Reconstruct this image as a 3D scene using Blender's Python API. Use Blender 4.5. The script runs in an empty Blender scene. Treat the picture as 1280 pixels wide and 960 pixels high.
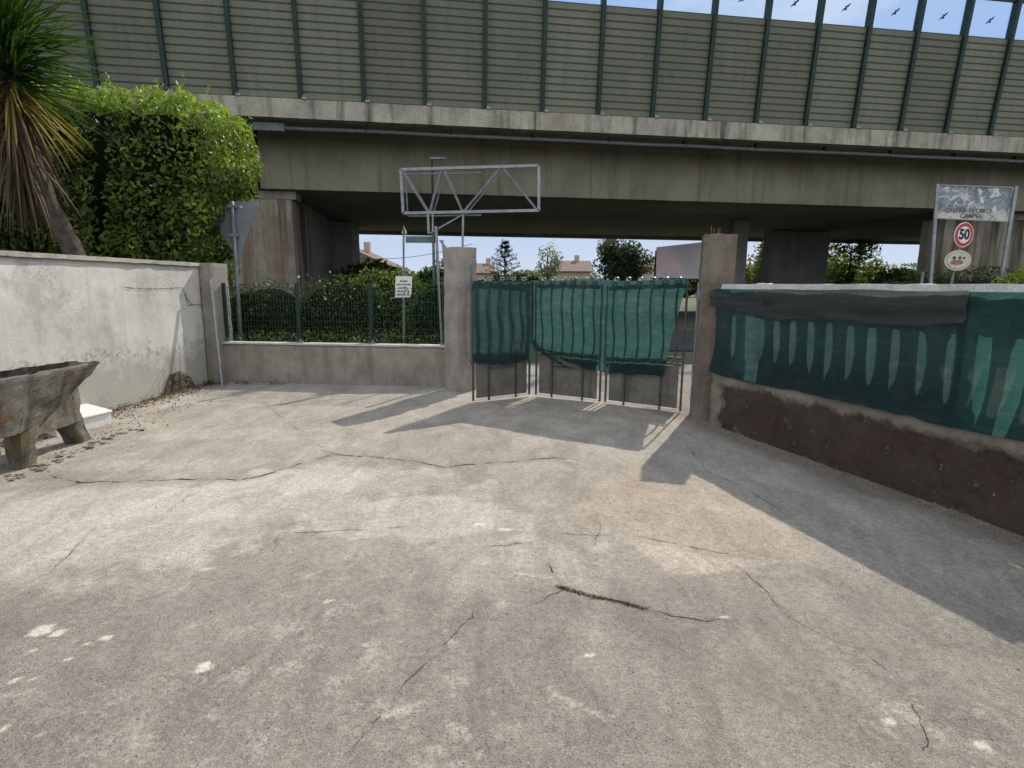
import bpy, bmesh, math, random
import numpy as np
from mathutils import Vector, Matrix, noise as mn
random.seed(7); rng = np.random.default_rng(11)
sc = bpy.context.scene
col = sc.collection
V = Vector
# ------------------------------------------------------------------ camera
F = 700.0; TH = math.atan(123 / F); EYE = 1.6; ROLL = math.radians(0.3)
cam = bpy.data.cameras.new('camera'); co = bpy.data.objects.new('camera', cam); col.objects.link(co)
cam.sensor_fit = 'HORIZONTAL'; cam.sensor_width = 36; cam.lens = F / 1280 * 36; cam.clip_start = .05; cam.clip_end = 6000
co.matrix_world = Matrix.Translation((0, 0, EYE)) @ Matrix.Rotation(math.pi / 2 - TH, 4, 'X') @ Matrix.Rotation(ROLL, 4, 'Z')
sc.camera = co
def ray(px, py):
    u = (px - 640) / F; v = (480 - py) / F
    c, s = math.cos(ROLL), math.sin(ROLL); u, v = c * u - s * v, s * u + c * v
    return V((u, math.cos(TH) + v * math.sin(TH), -math.sin(TH) + v * math.cos(TH)))
def G(px, py, z=0.0):
    r = ray(px, py); t = (z - EYE) / r.z; return V((r.x * t, r.y * t, z))
def at(px, py, Y):
    r = ray(px, py); t = Y / r.y; return V((r.x * t, Y, EYE + r.z * t))
# ------------------------------------------------------------------ node helpers
class NT:
    def __init__(s, name):
        s.m = bpy.data.materials.new(name); s.m.use_nodes = True; s.t = s.m.node_tree
        s.b = s.t.nodes['Principled BSDF']; s.out = s.t.nodes['Material Output']
        s.g = s.t.nodes.new('ShaderNodeNewGeometry'); s.pos = s.g.outputs['Position']
    def n(s, ty, **kw):
        x = s.t.nodes.new(ty)
        for k, v in kw.items():
            if k in x.inputs: s.put(x.inputs[k], v)
            else: setattr(x, k, v)
        return x
    def put(s, sock, v):
        if isinstance(v, bpy.types.NodeSocket): s.t.links.new(v, sock)
        elif isinstance(v, tuple) and len(v) == 3 and sock.type == 'RGBA': sock.default_value = (*v, 1)
        else: sock.default_value = v
    def map(s, scale=(1, 1, 1), src=None):
        x = s.n('ShaderNodeMapping'); s.put(x.inputs['Vector'], src or s.pos); x.inputs['Scale'].default_value = scale; return x.outputs[0]
    def noise(s, scale, det=4, rough=.55, vec=None, dist=0):
        x = s.n('ShaderNodeTexNoise'); x.inputs['Scale'].default_value = scale; x.inputs['Detail'].default_value = det
        x.inputs['Roughness'].default_value = rough; x.inputs['Distortion'].default_value = dist
        s.put(x.inputs['Vector'], vec or s.pos); return x.outputs['Fac']
    def vor(s, scale, vec=None, feature='F1', out='Distance'):
        x = s.n('ShaderNodeTexVoronoi'); x.feature = feature; x.inputs['Scale'].default_value = scale; s.put(x.inputs['Vector'], vec or s.pos); return x.outputs[out]
    def ramp(s, f, a, b, c0=0., c1=1.):
        x = s.n('ShaderNodeMapRange'); s.put(x.inputs[0], f); x.inputs[1].default_value = a; x.inputs[2].default_value = b
        x.inputs[3].default_value = c0; x.inputs[4].default_value = c1; return x.outputs[0]
    def math(s, op, a, b=0.):
        x = s.n('ShaderNodeMath'); x.operation = op; s.put(x.inputs[0], a); s.put(x.inputs[1], b); return x.outputs[0]
    def mix(s, f, a, b, bt='MIX'):
        x = s.n('ShaderNodeMix'); x.data_type = 'RGBA'; x.blend_type = bt
        s.put(x.inputs[0], f); s.put(x.inputs[6], a); s.put(x.inputs[7], b); return x.outputs[2]
    def sep(s, src=None):
        x = s.n('ShaderNodeSeparateXYZ'); s.put(x.inputs[0], src or s.pos); return x.outputs
    def attr(s, name='Col'):
        x = s.n('ShaderNodeAttribute'); x.attribute_name = name; return x
    def bump(s, h, dist=.01, st=1., nrm=None):
        x = s.n('ShaderNodeBump'); s.put(x.inputs['Height'], h); x.inputs['Distance'].default_value = dist; x.inputs['Strength'].default_value = st
        if nrm: s.put(x.inputs['Normal'], nrm)
        s.put(s.b.inputs['Normal'], x.outputs[0]); return x.outputs[0]
    def base(s, c, rough=.85, metal=0., spec=.3):
        s.put(s.b.inputs['Base Color'], c); s.put(s.b.inputs['Roughness'], rough); s.b.inputs['Metallic'].default_value = metal
        s.b.inputs['Specular IOR Level'].default_value = spec; return s.m
def weathered(name, c1, c2, sc_=3, dark=(.05, .045, .04), streak=.5, grain=60, rough=.9, bumpd=.006, spots=.3, metal=0., warm=None):
    w = NT(name)
    c = w.mix(w.ramp(w.noise(sc_, 6, .65), .35, .65), c1, c2)
    if warm: c = w.mix(w.ramp(w.noise(sc_ * .7 + .3, 5, .6, w.map((1, 1, .35))), .5, .68, 0, .8), c, warm)
    st = w.noise(sc_ * 2.2, 5, .6, w.map((1.6, 1.6, .12)))
    c = w.mix(w.ramp(st, .5, .72, 0, streak), c, dark)
    c = w.mix(w.ramp(w.noise(grain * .3, 6, .7), .55, .75, 0, spots), c, dark)
    c = w.mix(w.ramp(w.noise(grain, 3, .7), .3, .7, .78, 1.18), (0, 0, 0), c) if False else c
    g = w.ramp(w.noise(grain, 3, .7), .3, .7, .8, 1.15)
    c = w.mix(1.0, c, w.n('ShaderNodeCombineColor', Red=g, Green=g, Blue=g).outputs[0], 'MULTIPLY')
    w.base(c, rough, metal)
    h = w.math('ADD', w.noise(grain, 4, .7), w.math('MULTIPLY', w.noise(sc_ * 3, 4), 1.5))
    w.bump(h, bumpd)
    return w.m
def plain(name, c, rough=.6, metal=0., var=.25, scale=8, spec=.3):
    w = NT(name); d = tuple(x * (1 - var) for x in c)
    w.base(w.mix(w.ramp(w.noise(scale, 5, .65), .35, .65), d, c), rough, metal, spec); w.bump(w.noise(scale * 6, 3), .002); return w.m
def leafmat(name, trans=.35, rough=.45):
    w = NT(name); a = w.attr(); w.base(a.outputs['Color'], rough, 0, .4)
    tr = w.n('ShaderNodeBsdfTranslucent'); tc = w.mix(1., a.outputs['Color'], (1.5, 1.6, .7), 'MULTIPLY'); w.put(tr.inputs[0], tc)
    mx = w.n('ShaderNodeMixShader'); mx.inputs[0].default_value = trans
    w.t.links.new(w.b.outputs[0], mx.inputs[1]); w.t.links.new(tr.outputs[0], mx.inputs[2]); w.t.links.new(mx.outputs[0], w.out.inputs[0]); return w.m
# ------------------------------------------------------------------ object helpers
def tag(o, label=None, cat=None, group=None, kind=None):
    if label: o['label'] = label
    if cat: o['category'] = cat
    if group: o['group'] = group
    if kind: o['kind'] = kind
    return o
def empty(name, loc, label=None, cat=None, group=None):
    o = bpy.data.objects.new(name, None); o.location = loc; o.empty_display_size = .1; col.objects.link(o); return tag(o, label, cat, group)
def worldloc(o):
    l = V((0, 0, 0))
    while o: l = l + V(o.location); o = o.parent
    return l
class MB:
    def __init__(s): s.v = []; s.f = []
    def add(s, vs, fs):
        n = len(s.v); s.v += [tuple(p) for p in vs]; s.f += [tuple(i + n for i in f) for f in fs]; return s
    def hexa(s, b, t):      # four bottom points ccw, four top points
        return s.add(list(b) + list(t), [(3, 2, 1, 0), (4, 5, 6, 7), (0, 1, 5, 4), (1, 2, 6, 5), (2, 3, 7, 6), (3, 0, 4, 7)])
    def box(s, c, size, rz=0.):
        x, y, z = (k / 2 for k in size); cr, sr = math.cos(rz), math.sin(rz)
        P = lambda a, b, d: (c[0] + a * cr - b * sr, c[1] + a * sr + b * cr, c[2] + d)
        return s.hexa([P(-x, -y, -z), P(x, -y, -z), P(x, y, -z), P(-x, y, -z)], [P(-x, -y, z), P(x, -y, z), P(x, y, z), P(-x, y, z)])
    def bar(s, p, q, w, h=None, up=V((0, 0, 1))):
        h = h or w; p, q = V(p), V(q); d = (q - p).normalized()
        if abs(d.dot(up)) > .98: up = V((0, 1, 0))
        a = d.cross(up).normalized(); b = a.cross(d)
        e = [(-1, -1), (1, -1), (1, 1), (-1, 1)]
        return s.hexa([p + a * w / 2 * i + b * h / 2 * j for i, j in e], [q + a * w / 2 * i + b * h / 2 * j for i, j in e])
    def tube(s, pts, r, n=8, r1=None):
        pts = [V(p) for p in pts]; rings = []
        for i, p in enumerate(pts):
            d = (pts[min(i + 1, len(pts) - 1)] - pts[max(i - 1, 0)]).normalized()
            up = V((0, 0, 1)) if abs(d.z) < .9 else V((1, 0, 0))
            a = d.cross(up).normalized(); b = a.cross(d)
            rr = r if r1 is None else r + (r1 - r) * i / max(1, len(pts) - 1)
            rings.append([p + (a * math.cos(t) + b * math.sin(t)) * rr for t in [2 * math.pi * k / n for k in range(n)]])
        vs = [q for R in rings for q in R]; fs = []
        for i in range(len(rings) - 1):
            for k in range(n): fs.append((i * n + k, i * n + (k + 1) % n, (i + 1) * n + (k + 1) % n, (i + 1) * n + k))
        fs += [tuple(range(n))[::-1], tuple((len(rings) - 1) * n + k for k in range(n))]
        return s.add(vs, fs)
    def prism(s, pts, d):   # planar polygon extruded by vector d
        n = len(pts); pts = [V(p) for p in pts]; d = V(d)
        return s.add(pts + [p + d for p in pts], [tuple(range(n))[::-1], tuple(range(n, 2 * n))] + [(i, (i + 1) % n, n + (i + 1) % n, n + i) for i in range(n)])
    def build(s, name, mat, parent=None, smooth=False, bevel=0., colors=None):
        me = bpy.data.meshes.new(name); off = worldloc(parent) if parent else V((0, 0, 0))
        me.from_pydata([(x - off.x, y - off.y, z - off.z) for x, y, z in s.v], [], s.f)
        bm = bmesh.new(); bm.from_mesh(me); bmesh.ops.recalc_face_normals(bm, faces=bm.faces); bm.to_mesh(me); bm.free()
        if smooth: me.shade_smooth()
        me.materials.append(mat)
        o = bpy.data.objects.new(name, me); o.parent = parent; col.objects.link(o)
        if bevel: m = o.modifiers.new('bevel', 'BEVEL'); m.width = bevel; m.segments = 2; m.limit_method = 'ANGLE'
        return o
def top(mb, name, mat, label, cat, loc=None, group=None, kind=None, **kw):
    """a thing that is one mesh, origin at its base"""
    if loc is not None:
        loc = V(loc); mb.v = [(x - loc.x, y - loc.y, z - loc.z) for x, y, z in mb.v]
    o = mb.build(name, mat, None, **kw)
    if loc is not None: o.location = loc
    return tag(o, label, cat, group, kind)
def rough(b, t, seg=.1, amp=.008, freq=5., edge=.0):
    """hexahedron with subdivided, noise-worn faces"""
    mb = MB(); idx = {}; c = [V(p) for p in b] + [V(p) for p in t]; cen = sum(c, V()) / 8
    def vid(p):
        k = (round(p.x, 4), round(p.y, 4), round(p.z, 4))
        if k not in idx: idx[k] = len(mb.v); mb.v.append(tuple(p))
        return idx[k]
    nrm = {}
    for q in [(3, 2, 1, 0), (4, 5, 6, 7), (0, 1, 5, 4), (1, 2, 6, 5), (2, 3, 7, 6), (3, 0, 4, 7)]:
        A, B, C_, D = (c[i] for i in q)
        nu = max(1, round(max((B - A).length, (C_ - D).length) / seg)); nv = max(1, round(max((D - A).length, (C_ - B).length) / seg))
        n = (B - A).cross(D - A).normalized()
        g = [[vid((A * (1 - i / nu) + B * (i / nu)) * (1 - j / nv) + (D * (1 - i / nu) + C_ * (i / nu)) * (j / nv)) for i in range(nu + 1)] for j in range(nv + 1)]
        for j in range(nv):
            for i in range(nu):
                mb.f.append((g[j][i], g[j][i + 1], g[j + 1][i + 1], g[j + 1][i]))
        for r in g:
            for k in r: nrm.setdefault(k, []).append(n)
    for k, ns in nrm.items():
        p = V(mb.v[k]); m = V()
        for n in ns: m += n
        uniq = len({(round(n.x, 2), round(n.y, 2), round(n.z, 2)) for n in ns})
        m.normalize(); d = mn.noise(p * freq) * amp + mn.noise(p * freq * 4) * amp * .4
        if uniq > 1: d -= edge * (.5 + abs(mn.noise(p * 9)) * 1.6)
        mb.v[k] = tuple(p + m * d)
    return mb
def rot4(cx, cy, sx, sy, rz, z):
    cr, sr = math.cos(rz), math.sin(rz)
    return [V((cx + a * sx / 2 * cr - b * sy / 2 * sr, cy + a * sx / 2 * sr + b * sy / 2 * cr, z)) for a, b in [(-1, -1), (1, -1), (1, 1), (-1, 1)]]
def text_mesh(s, size, name, mat, parent, M, bold=0.):
    cu = bpy.data.curves.new(name, 'FONT'); cu.body = s; cu.size = size; cu.align_x = 'CENTER'; cu.align_y = 'CENTER'; cu.extrude = .001; cu.offset = bold
    ob = bpy.data.objects.new(name, cu); col.objects.link(ob)
    me = bpy.data.meshes.new_from_object(ob.evaluated_get(bpy.context.evaluated_depsgraph_get())); bpy.data.objects.remove(ob)
    off = worldloc(parent); me.transform(Matrix.Translation(-off) @ M); me.materials.clear(); me.materials.append(mat)
    o = bpy.data.objects.new(name, me); o.parent = parent; col.objects.link(o); return o
# ------------------------------------------------------------------ numpy noise for painted ground
def vnoise(x, y, seed):
    r = np.random.default_rng(seed).random((256, 256)); xi = np.floor(x).astype(int); yi = np.floor(y).astype(int)
    fx = x - xi; fy = y - yi; fx = fx * fx * (3 - 2 * fx); fy = fy * fy * (3 - 2 * fy)
    g = lambda a, b: r[a % 256, b % 256]
    return (g(xi, yi) * (1 - fx) + g(xi + 1, yi) * fx) * (1 - fy) + (g(xi, yi + 1) * (1 - fx) + g(xi + 1, yi + 1) * fx) * fy
def fbm(x, y, seed, o=4):
    t = 0; a = .5
    for k in range(o): t = t + a * vnoise(x * 2 ** k + 50.3, y * 2 ** k + 20.7, seed + k); a *= .5
    return t
def ss(x, a, b):
    t = np.clip((x - a) / (b - a), 0, 1); return t * t * (3 - 2 * t)
def Hgt(x, y):
    x = np.asarray(x, float); y = np.asarray(y, float)
    return (fbm(x * .9, y * .9, 3, 3) - .45) * .045
# ------------------------------------------------------------------ world
w = bpy.data.worlds.new('World'); sc.world = w; w.use_nodes = True; nt = w.node_tree; bg = nt.nodes['Background']
AZ, EL = math.radians(27.5), math.radians(41.5)
sky = nt.nodes.new('ShaderNodeTexSky'); sky.sky_type = 'NISHITA'; sky.sun_disc = False; sky.sun_elevation = EL; sky.sun_rotation = AZ
sky.air_density = 1.0; sky.dust_density = 1.6; sky.ozone_density = 1.2; sky.altitude = 50
tc = nt.nodes.new('ShaderNodeTexCoord'); mp = nt.nodes.new('ShaderNodeMapping'); mp.inputs['Scale'].default_value = (1, 1, 2.6); nt.links.new(tc.outputs['Generated'], mp.inputs[0])
no = nt.nodes.new('ShaderNodeTexNoise'); no.inputs['Scale'].default_value = 2.6; no.inputs['Detail'].default_value = 7; no.inputs['Roughness'].default_value = .58; nt.links.new(mp.outputs[0], no.inputs['Vector'])
mr = nt.nodes.new('ShaderNodeMapRange'); mr.inputs[1].default_value = .52; mr.inputs[2].default_value = .72; mr.inputs[4].default_value = .8; nt.links.new(no.outputs['Fac'], mr.inputs[0])
mx = nt.nodes.new('ShaderNodeMix'); mx.data_type = 'RGBA'; nt.links.new(mr.outputs[0], mx.inputs[0]); 
ms = nt.nodes.new('ShaderNodeMix'); ms.data_type = 'RGBA'; ms.inputs[0].default_value = .86; nt.links.new(sky.outputs[0], ms.inputs[6]); ms.inputs[7].default_value = (1.7, 3.0, 5.6, 1)
nt.links.new(ms.outputs[2], mx.inputs[6]); mx.inputs[7].default_value = (6.2, 6.6, 7.2, 1)
sp = nt.nodes.new('ShaderNodeSeparateXYZ'); nt.links.new(tc.outputs['Generated'], sp.inputs[0])
m5 = nt.nodes.new('ShaderNodeMapRange'); m5.inputs[1].default_value = .0; m5.inputs[2].default_value = .19; m5.inputs[3].default_value = .92; m5.inputs[4].default_value = 0; nt.links.new(sp.outputs[2], m5.inputs[0])
mx2 = nt.nodes.new('ShaderNodeMix'); mx2.data_type = 'RGBA'; nt.links.new(m5.outputs[0], mx2.inputs[0]); nt.links.new(mx.outputs[2], mx2.inputs[6]); mx2.inputs[7].default_value = (4.9, 5.5, 6.5, 1)
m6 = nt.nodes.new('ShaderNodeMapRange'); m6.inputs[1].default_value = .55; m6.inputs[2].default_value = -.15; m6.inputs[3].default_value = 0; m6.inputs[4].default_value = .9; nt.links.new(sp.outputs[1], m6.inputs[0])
mx3 = nt.nodes.new('ShaderNodeMix'); mx3.data_type = 'RGBA'; nt.links.new(m6.outputs[0], mx3.inputs[0]); nt.links.new(mx2.outputs[2], mx3.inputs[6]); mx3.inputs[7].default_value = (7.6, 7.8, 8.0, 1)   # unseen sky behind the viewer whitened, added to lift the shadows
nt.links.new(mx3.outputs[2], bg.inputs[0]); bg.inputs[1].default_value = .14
sl = bpy.data.lights.new('sun', 'SUN'); sl.energy = 4.4; sl.angle = math.radians(.6); sl.color = (1, .91, .78)
so = bpy.data.objects.new('sun', sl); col.objects.link(so)
sd = V((math.sin(AZ) * math.cos(EL), math.cos(AZ) * math.cos(EL), math.sin(EL))); so.rotation_euler = sd.to_track_quat('Z', 'Y').to_euler(); so.location = sd * 60
# ------------------------------------------------------------------ materials
M = {}
M['pillar'] = weathered('worn_concrete', (.40, .37, .33), (.28, .255, .225), 3, streak=.16, warm=(.26, .19, .145))
M['pillar_dark'] = weathered('brown_concrete', (.225, .195, .165), (.14, .12, .10), 3, streak=.3, warm=(.17, .11, .08), spots=.5)
M['lowwall'] = weathered('low_wall_plaster', (.36, .33, .29), (.24, .215, .185), 2.2, streak=.4, spots=.35)
M['viaduct'] = weathered('viaduct_concrete', (.36, .35, .29), (.24, .23, .19), .5, streak=.5, grain=14, bumpd=.02, spots=.3)
def girdermat():
    q = NT('girder_concrete'); z = q.sep(); n = q.noise(.5, 6, .6)
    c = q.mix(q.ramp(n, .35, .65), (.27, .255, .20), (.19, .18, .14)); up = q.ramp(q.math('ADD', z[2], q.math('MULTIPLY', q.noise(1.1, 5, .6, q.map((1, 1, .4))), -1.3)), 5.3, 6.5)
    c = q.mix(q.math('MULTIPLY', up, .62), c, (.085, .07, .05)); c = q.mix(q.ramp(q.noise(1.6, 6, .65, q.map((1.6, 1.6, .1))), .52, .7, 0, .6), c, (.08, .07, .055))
    j = q.math('FRACT', q.math('MULTIPLY', z[0], .31)); c = q.mix(q.math('MULTIPLY', q.ramp(j, .0, .012, 1, 0), .5), c, (.06, .055, .05)); b = q.math('FRACT', q.math('MULTIPLY', z[2], 1.9)); c = q.mix(q.math('MULTIPLY', q.ramp(b, 0, .03, 1, 0), .18), c, (.06, .055, .05))
    c = q.mix(q.ramp(q.noise(9, 6, .75), .55, .75, 0, .35), c, (.1, .09, .075)); q.base(c, .92, 0, .15); q.bump(q.noise(12, 6, .7), .02); return q.m
def piermat():
    q = NT('stained_pier'); z = q.sep(); c = q.mix(q.ramp(q.noise(.8, 6, .6), .35, .65), (.33, .30, .25), (.22, .205, .17))
    c = q.mix(q.ramp(q.noise(1.35, 5, .6, q.map((1, 1, .07))), .45, .58, 0, .9), c, (.04, .034, .028)); c = q.mix(q.ramp(q.noise(1.9, 5, .6, q.map((1, 1, .09)), .3), .52, .66, 0, .5), c, (.17, .09, .045))
    c = q.mix(q.ramp(q.noise(7, 6, .75, q.map((1, 1, .5))), .5, .7, 0, .5), c, (.12, .10, .08)); q.base(c, .92, 0, .15); q.bump(q.noise(12, 6, .7), .02); return q.m
M['fascia'] = weathered('edge_beam_concrete', (.50, .47, .40), (.30, .28, .235), .9, streak=.9, grain=20, bumpd=.02, spots=.4)
M['pier'] = weathered('pier_concrete', (.34, .31, .26), (.25, .225, .19), .8, dark=(.035, .03, .027), streak=.85, grain=14, bumpd=.02, warm=(.22, .12, .055))
M['girder'] = girdermat(); M['pier'] = piermat()
M['soffit'] = weathered('soffit_concrete', (.27, .275, .28), (.2, .205, .21), .4, streak=.2, grain=10, bumpd=.02)
M['galv'] = plain('galvanised_steel', (.33, .36, .39), .45, .6, .3, 6)
M['oldgalv'] = plain('dull_grey_metal', (.22, .25, .27), .6, .3, .35, 6)
M['darkmetal'] = plain('dark_iron', (.045, .047, .045), .6, .3, .4, 10)
M['gateiron'] = plain('weathered_grey_gate_paint', (.10, .105, .10), .55, .3, .4, 10)
M['sheet'] = weathered('rusty_gate_sheet', (.19, .18, .155), (.13, .12, .105), 3, dark=(.035, .025, .018), streak=.5, grain=40, rough=.7, bumpd=.003)
M['green_post'] = plain('dark_green_paint', (.022, .052, .045), .5, .2, .35, 5)
M['whitepaint'] = weathered('old_white_paint', (.78, .77, .74), (.6, .59, .55), 5, streak=.35, spots=.3, bumpd=.003)
M['slat'] = weathered('precast_slat_concrete', (.2, .18, .155), (.13, .115, .1), 5, streak=.4)
M['bark'] = weathered('bark', (.10, .075, .055), (.055, .04, .03), 9, streak=.5, bumpd=.02)
M['leaf'] = leafmat('glossy_leaf'); M['dryleaf'] = leafmat('dry_leaf', .2, .7)
M['roof'] = weathered('roof_tile', (.22, .17, .14), (.15, .115, .095), 3, streak=.3)
M['plaster'] = weathered('house_plaster', (.55, .45, .36), (.45, .37, .3), 1.5, streak=.2)
M['plaster_w'] = weathered('white_house_plaster', (.7, .68, .64), (.6, .58, .54), 1.5, streak=.2)
M['glass_dark'] = plain('window_dark', (.03, .035, .04), .15, 0, .3, 3, .6)
M['shade_core'] = plain('dark_core', (.012, .02, .008), .95, 0, .5, 12, .05)  # near-black fill for solid cores added inside foliage to block light
# ------------------------------------------------------------------ the yard ground
def yard_material():
    q = NT('yard_concrete'); a = q.attr('Col').outputs['Color']; z = q.attr('Mask').outputs['Color']
    m = q.n('ShaderNodeSeparateColor', Color=z).outputs   # R coarse aggregate, G smooth dust
    g1 = q.math('MULTIPLY', q.ramp(q.noise(26, 8, .75), .32, .68, .74, 1.24), q.ramp(q.noise(3.2, 9, .72, q.map((1, .45, 1)), .8), .36, .64, .8, 1.16))
    g2 = q.math('MULTIPLY', q.ramp(q.noise(120, 4, .75), .32, .68, .66, 1.32), q.ramp(q.noise(290, 2, .7), .3, .7, .72, 1.26))
    gg = q.math('MULTIPLY', g1, g2)
    c = q.mix(1., a, q.n('ShaderNodeCombineColor', Red=gg, Green=gg, Blue=gg).outputs[0], 'MULTIPLY')
    v = q.vor(75); peb = q.ramp(v, .2, .34, 1, 0)
    sel = q.ramp(q.noise(31, 2), .52, .62)
    c = q.mix(q.math('MULTIPLY', q.math('MULTIPLY', peb, sel), .55), c, (.46, .43, .38))
    v2 = q.vor(48, q.map((1, 1, 1.3))); pit = q.ramp(v2, .13, .22, 1, 0)
    c = q.mix(q.math('MULTIPLY', q.math('MULTIPLY', pit, q.ramp(q.noise(19, 2), .5, .58)), .6), c, (.07, .065, .06))
    lime = q.math('MULTIPLY', q.ramp(q.math('ADD', q.math('MULTIPLY', q.noise(6, 4, .6), .45), q.math('MULTIPLY', q.noise(42, 8, .85), .6)), .56, .61), m[0])
    c = q.mix(q.math('MULTIPLY', lime, .6), c, (.52, .49, .43))
    q.base(c, .93, 0, .2)
    h = q.math('ADD', q.math('MULTIPLY', q.noise(70, 6, .75), 1.2), q.math('ADD', q.math('MULTIPLY', peb, .35), q.math('MULTIPLY', pit, -.6)))
    q.bump(h, .006, .9); return q.m
def axis(segs):
    o = [segs[0][0]]
    for a, b, st in segs:
        n = max(1, round((b - a) / st)); o += [a + (b - a) * (i + 1) / n for i in range(n)]
    return np.array(o)
xs = axis([(-14, -5.6, .4), (-5.6, 4.4, .022), (4.4, 10, .4)]); ys = axis([(-4, 1.0, .3), (1.0, 5.0, .018), (5.0, 9.4, .03), (9.4, 11.6, .2)])
X, Y = np.meshgrid(xs, ys); Z = Hgt(X, Y)
def near_px(px, py, r, sx=1, wob=.35, seed=5):   # soft blob on the ground about the point seen at px,py
    p = G(px, py); d = np.hypot((X - p.x) / sx, Y - p.y) * (1 + wob * 2 * (fbm(X * 7, Y * 7, seed) - .45)); return 1 - ss(d, r * .75, r * 1.1)
def lerp(c, m, col_): return c * (1 - m[..., None]) + np.array(col_) * m[..., None]
C = np.ones(X.shape + (3,)) * np.array((.335, .315, .28))
f1 = fbm(X * .7, Y * .7, 21); C = lerp(C, ss(f1, .38, .62) * .38, (.25, .236, .21))
f2 = fbm(X * 2.3 + 3, Y * 2.3, 31); C = lerp(C, ss(f2, .42, .66) * .35, (.40, .38, .34))
f2b = fbm(X * 5 + 9, Y * 5, 91); C = lerp(C, ss(f2b, .5, .66) * .2, (.2, .19, .17))
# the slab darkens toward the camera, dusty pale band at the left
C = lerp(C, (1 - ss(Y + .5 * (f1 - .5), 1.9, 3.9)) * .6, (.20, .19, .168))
for (px, py, r, sx, k) in [(110, 655, .75, 2.0, .55), (330, 625, .6, 1.6, .5), (520, 645, .4, 2.2, .5), (640, 700, .4, 1.5, .3), (250, 560, .8, 2, .25), (430, 600, .35, 3, .5), (200, 500, .5, 2.5, .35)]:
    C = lerp(C, near_px(px, py, r, sx, .6) * k, (.50, .475, .43))
for (px, py, r, sx, k) in [(270, 560, .45, 2.2, .5), (520, 605, .25, 2.2, .55), (330, 660, .2, 2.5, .4), (560, 750, .5, 1.6, .45), (150, 790, .4, 2, .4), (700, 850, .35, 2.5, .35), (60, 600, .3, 2, .4), (850, 760, .3, 2.6, .35)]:
    C = lerp(C, near_px(px, py, r, sx, .6, 8) * k * .6, (.19, .18, .162))
# pinkish patch of newer screed
def poly_mask(pts, soft=.05):
    P = [G(a, b) for a, b in pts]; inside = np.zeros(X.shape, bool); dm = np.full(X.shape, 9.)
    xx = X + (fbm(X * 4, Y * 4, 61) - .47) * .16; yy = Y + (fbm(X * 4, Y * 4, 71) - .47) * .16
    for i in range(len(P)):
        a, b = P[i], P[(i + 1) % len(P)]
        cond = ((a.y > yy) != (b.y > yy)) & (xx < (b.x - a.x) * (yy - a.y) / (b.y - a.y + 1e-9) + a.x); inside ^= cond
        t = np.clip(((xx - a.x) * (b.x - a.x) + (yy - a.y) * (b.y - a.y)) / ((b - a).length_squared), 0, 1)
        dm = np.minimum(dm, np.hypot(xx - a.x - t * (b.x - a.x), yy - a.y - t * (b.y - a.y)))
    return np.where(inside, ss(dm, 0, soft), 0)
pk = poly_mask([(730, 612), (790, 580), (905, 606), (1010, 668), (1040, 700), (880, 722), (835, 722), (770, 668), (712, 655), (705, 630)], .07)
C = lerp(C, pk * .36, (.43, .36, .29))
pk2 = poly_mask([(770, 668), (870, 690), (985, 700), (880, 722), (838, 722)], .03); C = lerp(C, pk2 * .45, (.48, .42, .36))
C = lerp(C, near_px(790, 612, .16, 1.6) * .3, (.3, .22, .17))
pg = poly_mask([(880, 800), (1000, 785), (1100, 830), (1150, 900), (1150, 1010), (850, 1010), (820, 880)], .1); C = lerp(C, pg * .45, (.275, .26, .205))
C = lerp(C, ss(X - .33 * Y * -1, 0, 1) * 0, (.2, .2, .2))
# strip of fresher paving in front of the low wall
C = lerp(C, ss(Y - (9.0 - .105 * (X + 4.8)) + .75 + .25 * (f2 - .5), 0, .12) * .5, (.36, .355, .345))
# dirt along the left wall and under the right wall
dl = X - (-5.05 - .077 * (9.11 - Y)); dirt = (1 - ss(dl + .9 * (fbm(X * 3, Y * 3, 41) - .5), .02, .42)) * ss(Y, 2, 4)
C = lerp(C, dirt * .8, (.13, .10, .07))
dr = (X - 2.2) * .948 + (Y - 6.4) * .319; C = lerp(C, ss(dr + .3 * (fbm(X * 3, Y * 3, 43) - .5), -.3, -.02) * .55, (.15, .125, .1))
Mk = np.zeros(X.shape + (3,)); Mk[..., 0] = .12
for (px, py, r, sx, k) in [(300, 860, .5, 1.6, .8), (430, 800, .38, 1.4, .9), (480, 870, .3, 1.6, .8), (420, 740, .25, 1.5, .6), (560, 930, .35, 2, .6), (1200, 950, .3, 1.2, .9), (1120, 860, .2, 1, .5), (680, 720, .2, 2, .4), (620, 880, .4, 2, .35), (960, 620, .3, 2, .3)]:
    Mk[..., 0] = np.maximum(Mk[..., 0], near_px(px, py, r, sx, .8, 12) * k)
blobs = [(256, 834, .035, 1.1), (50, 790, .045, 1.2), (72, 793, .02, 1), (133, 797, .023, 1.1), (738, 818, .018, 1.2), (600, 654, .02, 1.5), (20, 852, .02, 1.1), (42, 851, .009, 1), (86, 826, .012, 1), (75, 836, .009, 1), (8, 870, .01, 1), (632, 660, .025, 1.6), (258, 711, .02, 1.5), (410, 751, .025, 1.3), (40, 815, .015, 1.2), (60, 822, .01, 1), (110, 806, .01, 1), (5, 912, .014, 1), (48, 922, .008, 1), (25, 892, .009, 1), (335, 785, .008, 1), (295, 877, .008, 1), (1230, 930, .03, 1), (1112, 900, .03, 1), (713, 576, .05, 1.6), (555, 790, .01, 1), (905, 772, .014, 1.5)]
for i, (px, py, r, sx) in enumerate(blobs): bm_ = near_px(px, py, r, sx, .75, 100 + i); C = lerp(C, ss(bm_, .3, .7) * .5 + ss(bm_, .55, .8) * .4, (.60, .58, .52))
# fine random chips of lime
rr = np.random.default_rng(5)
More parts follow.
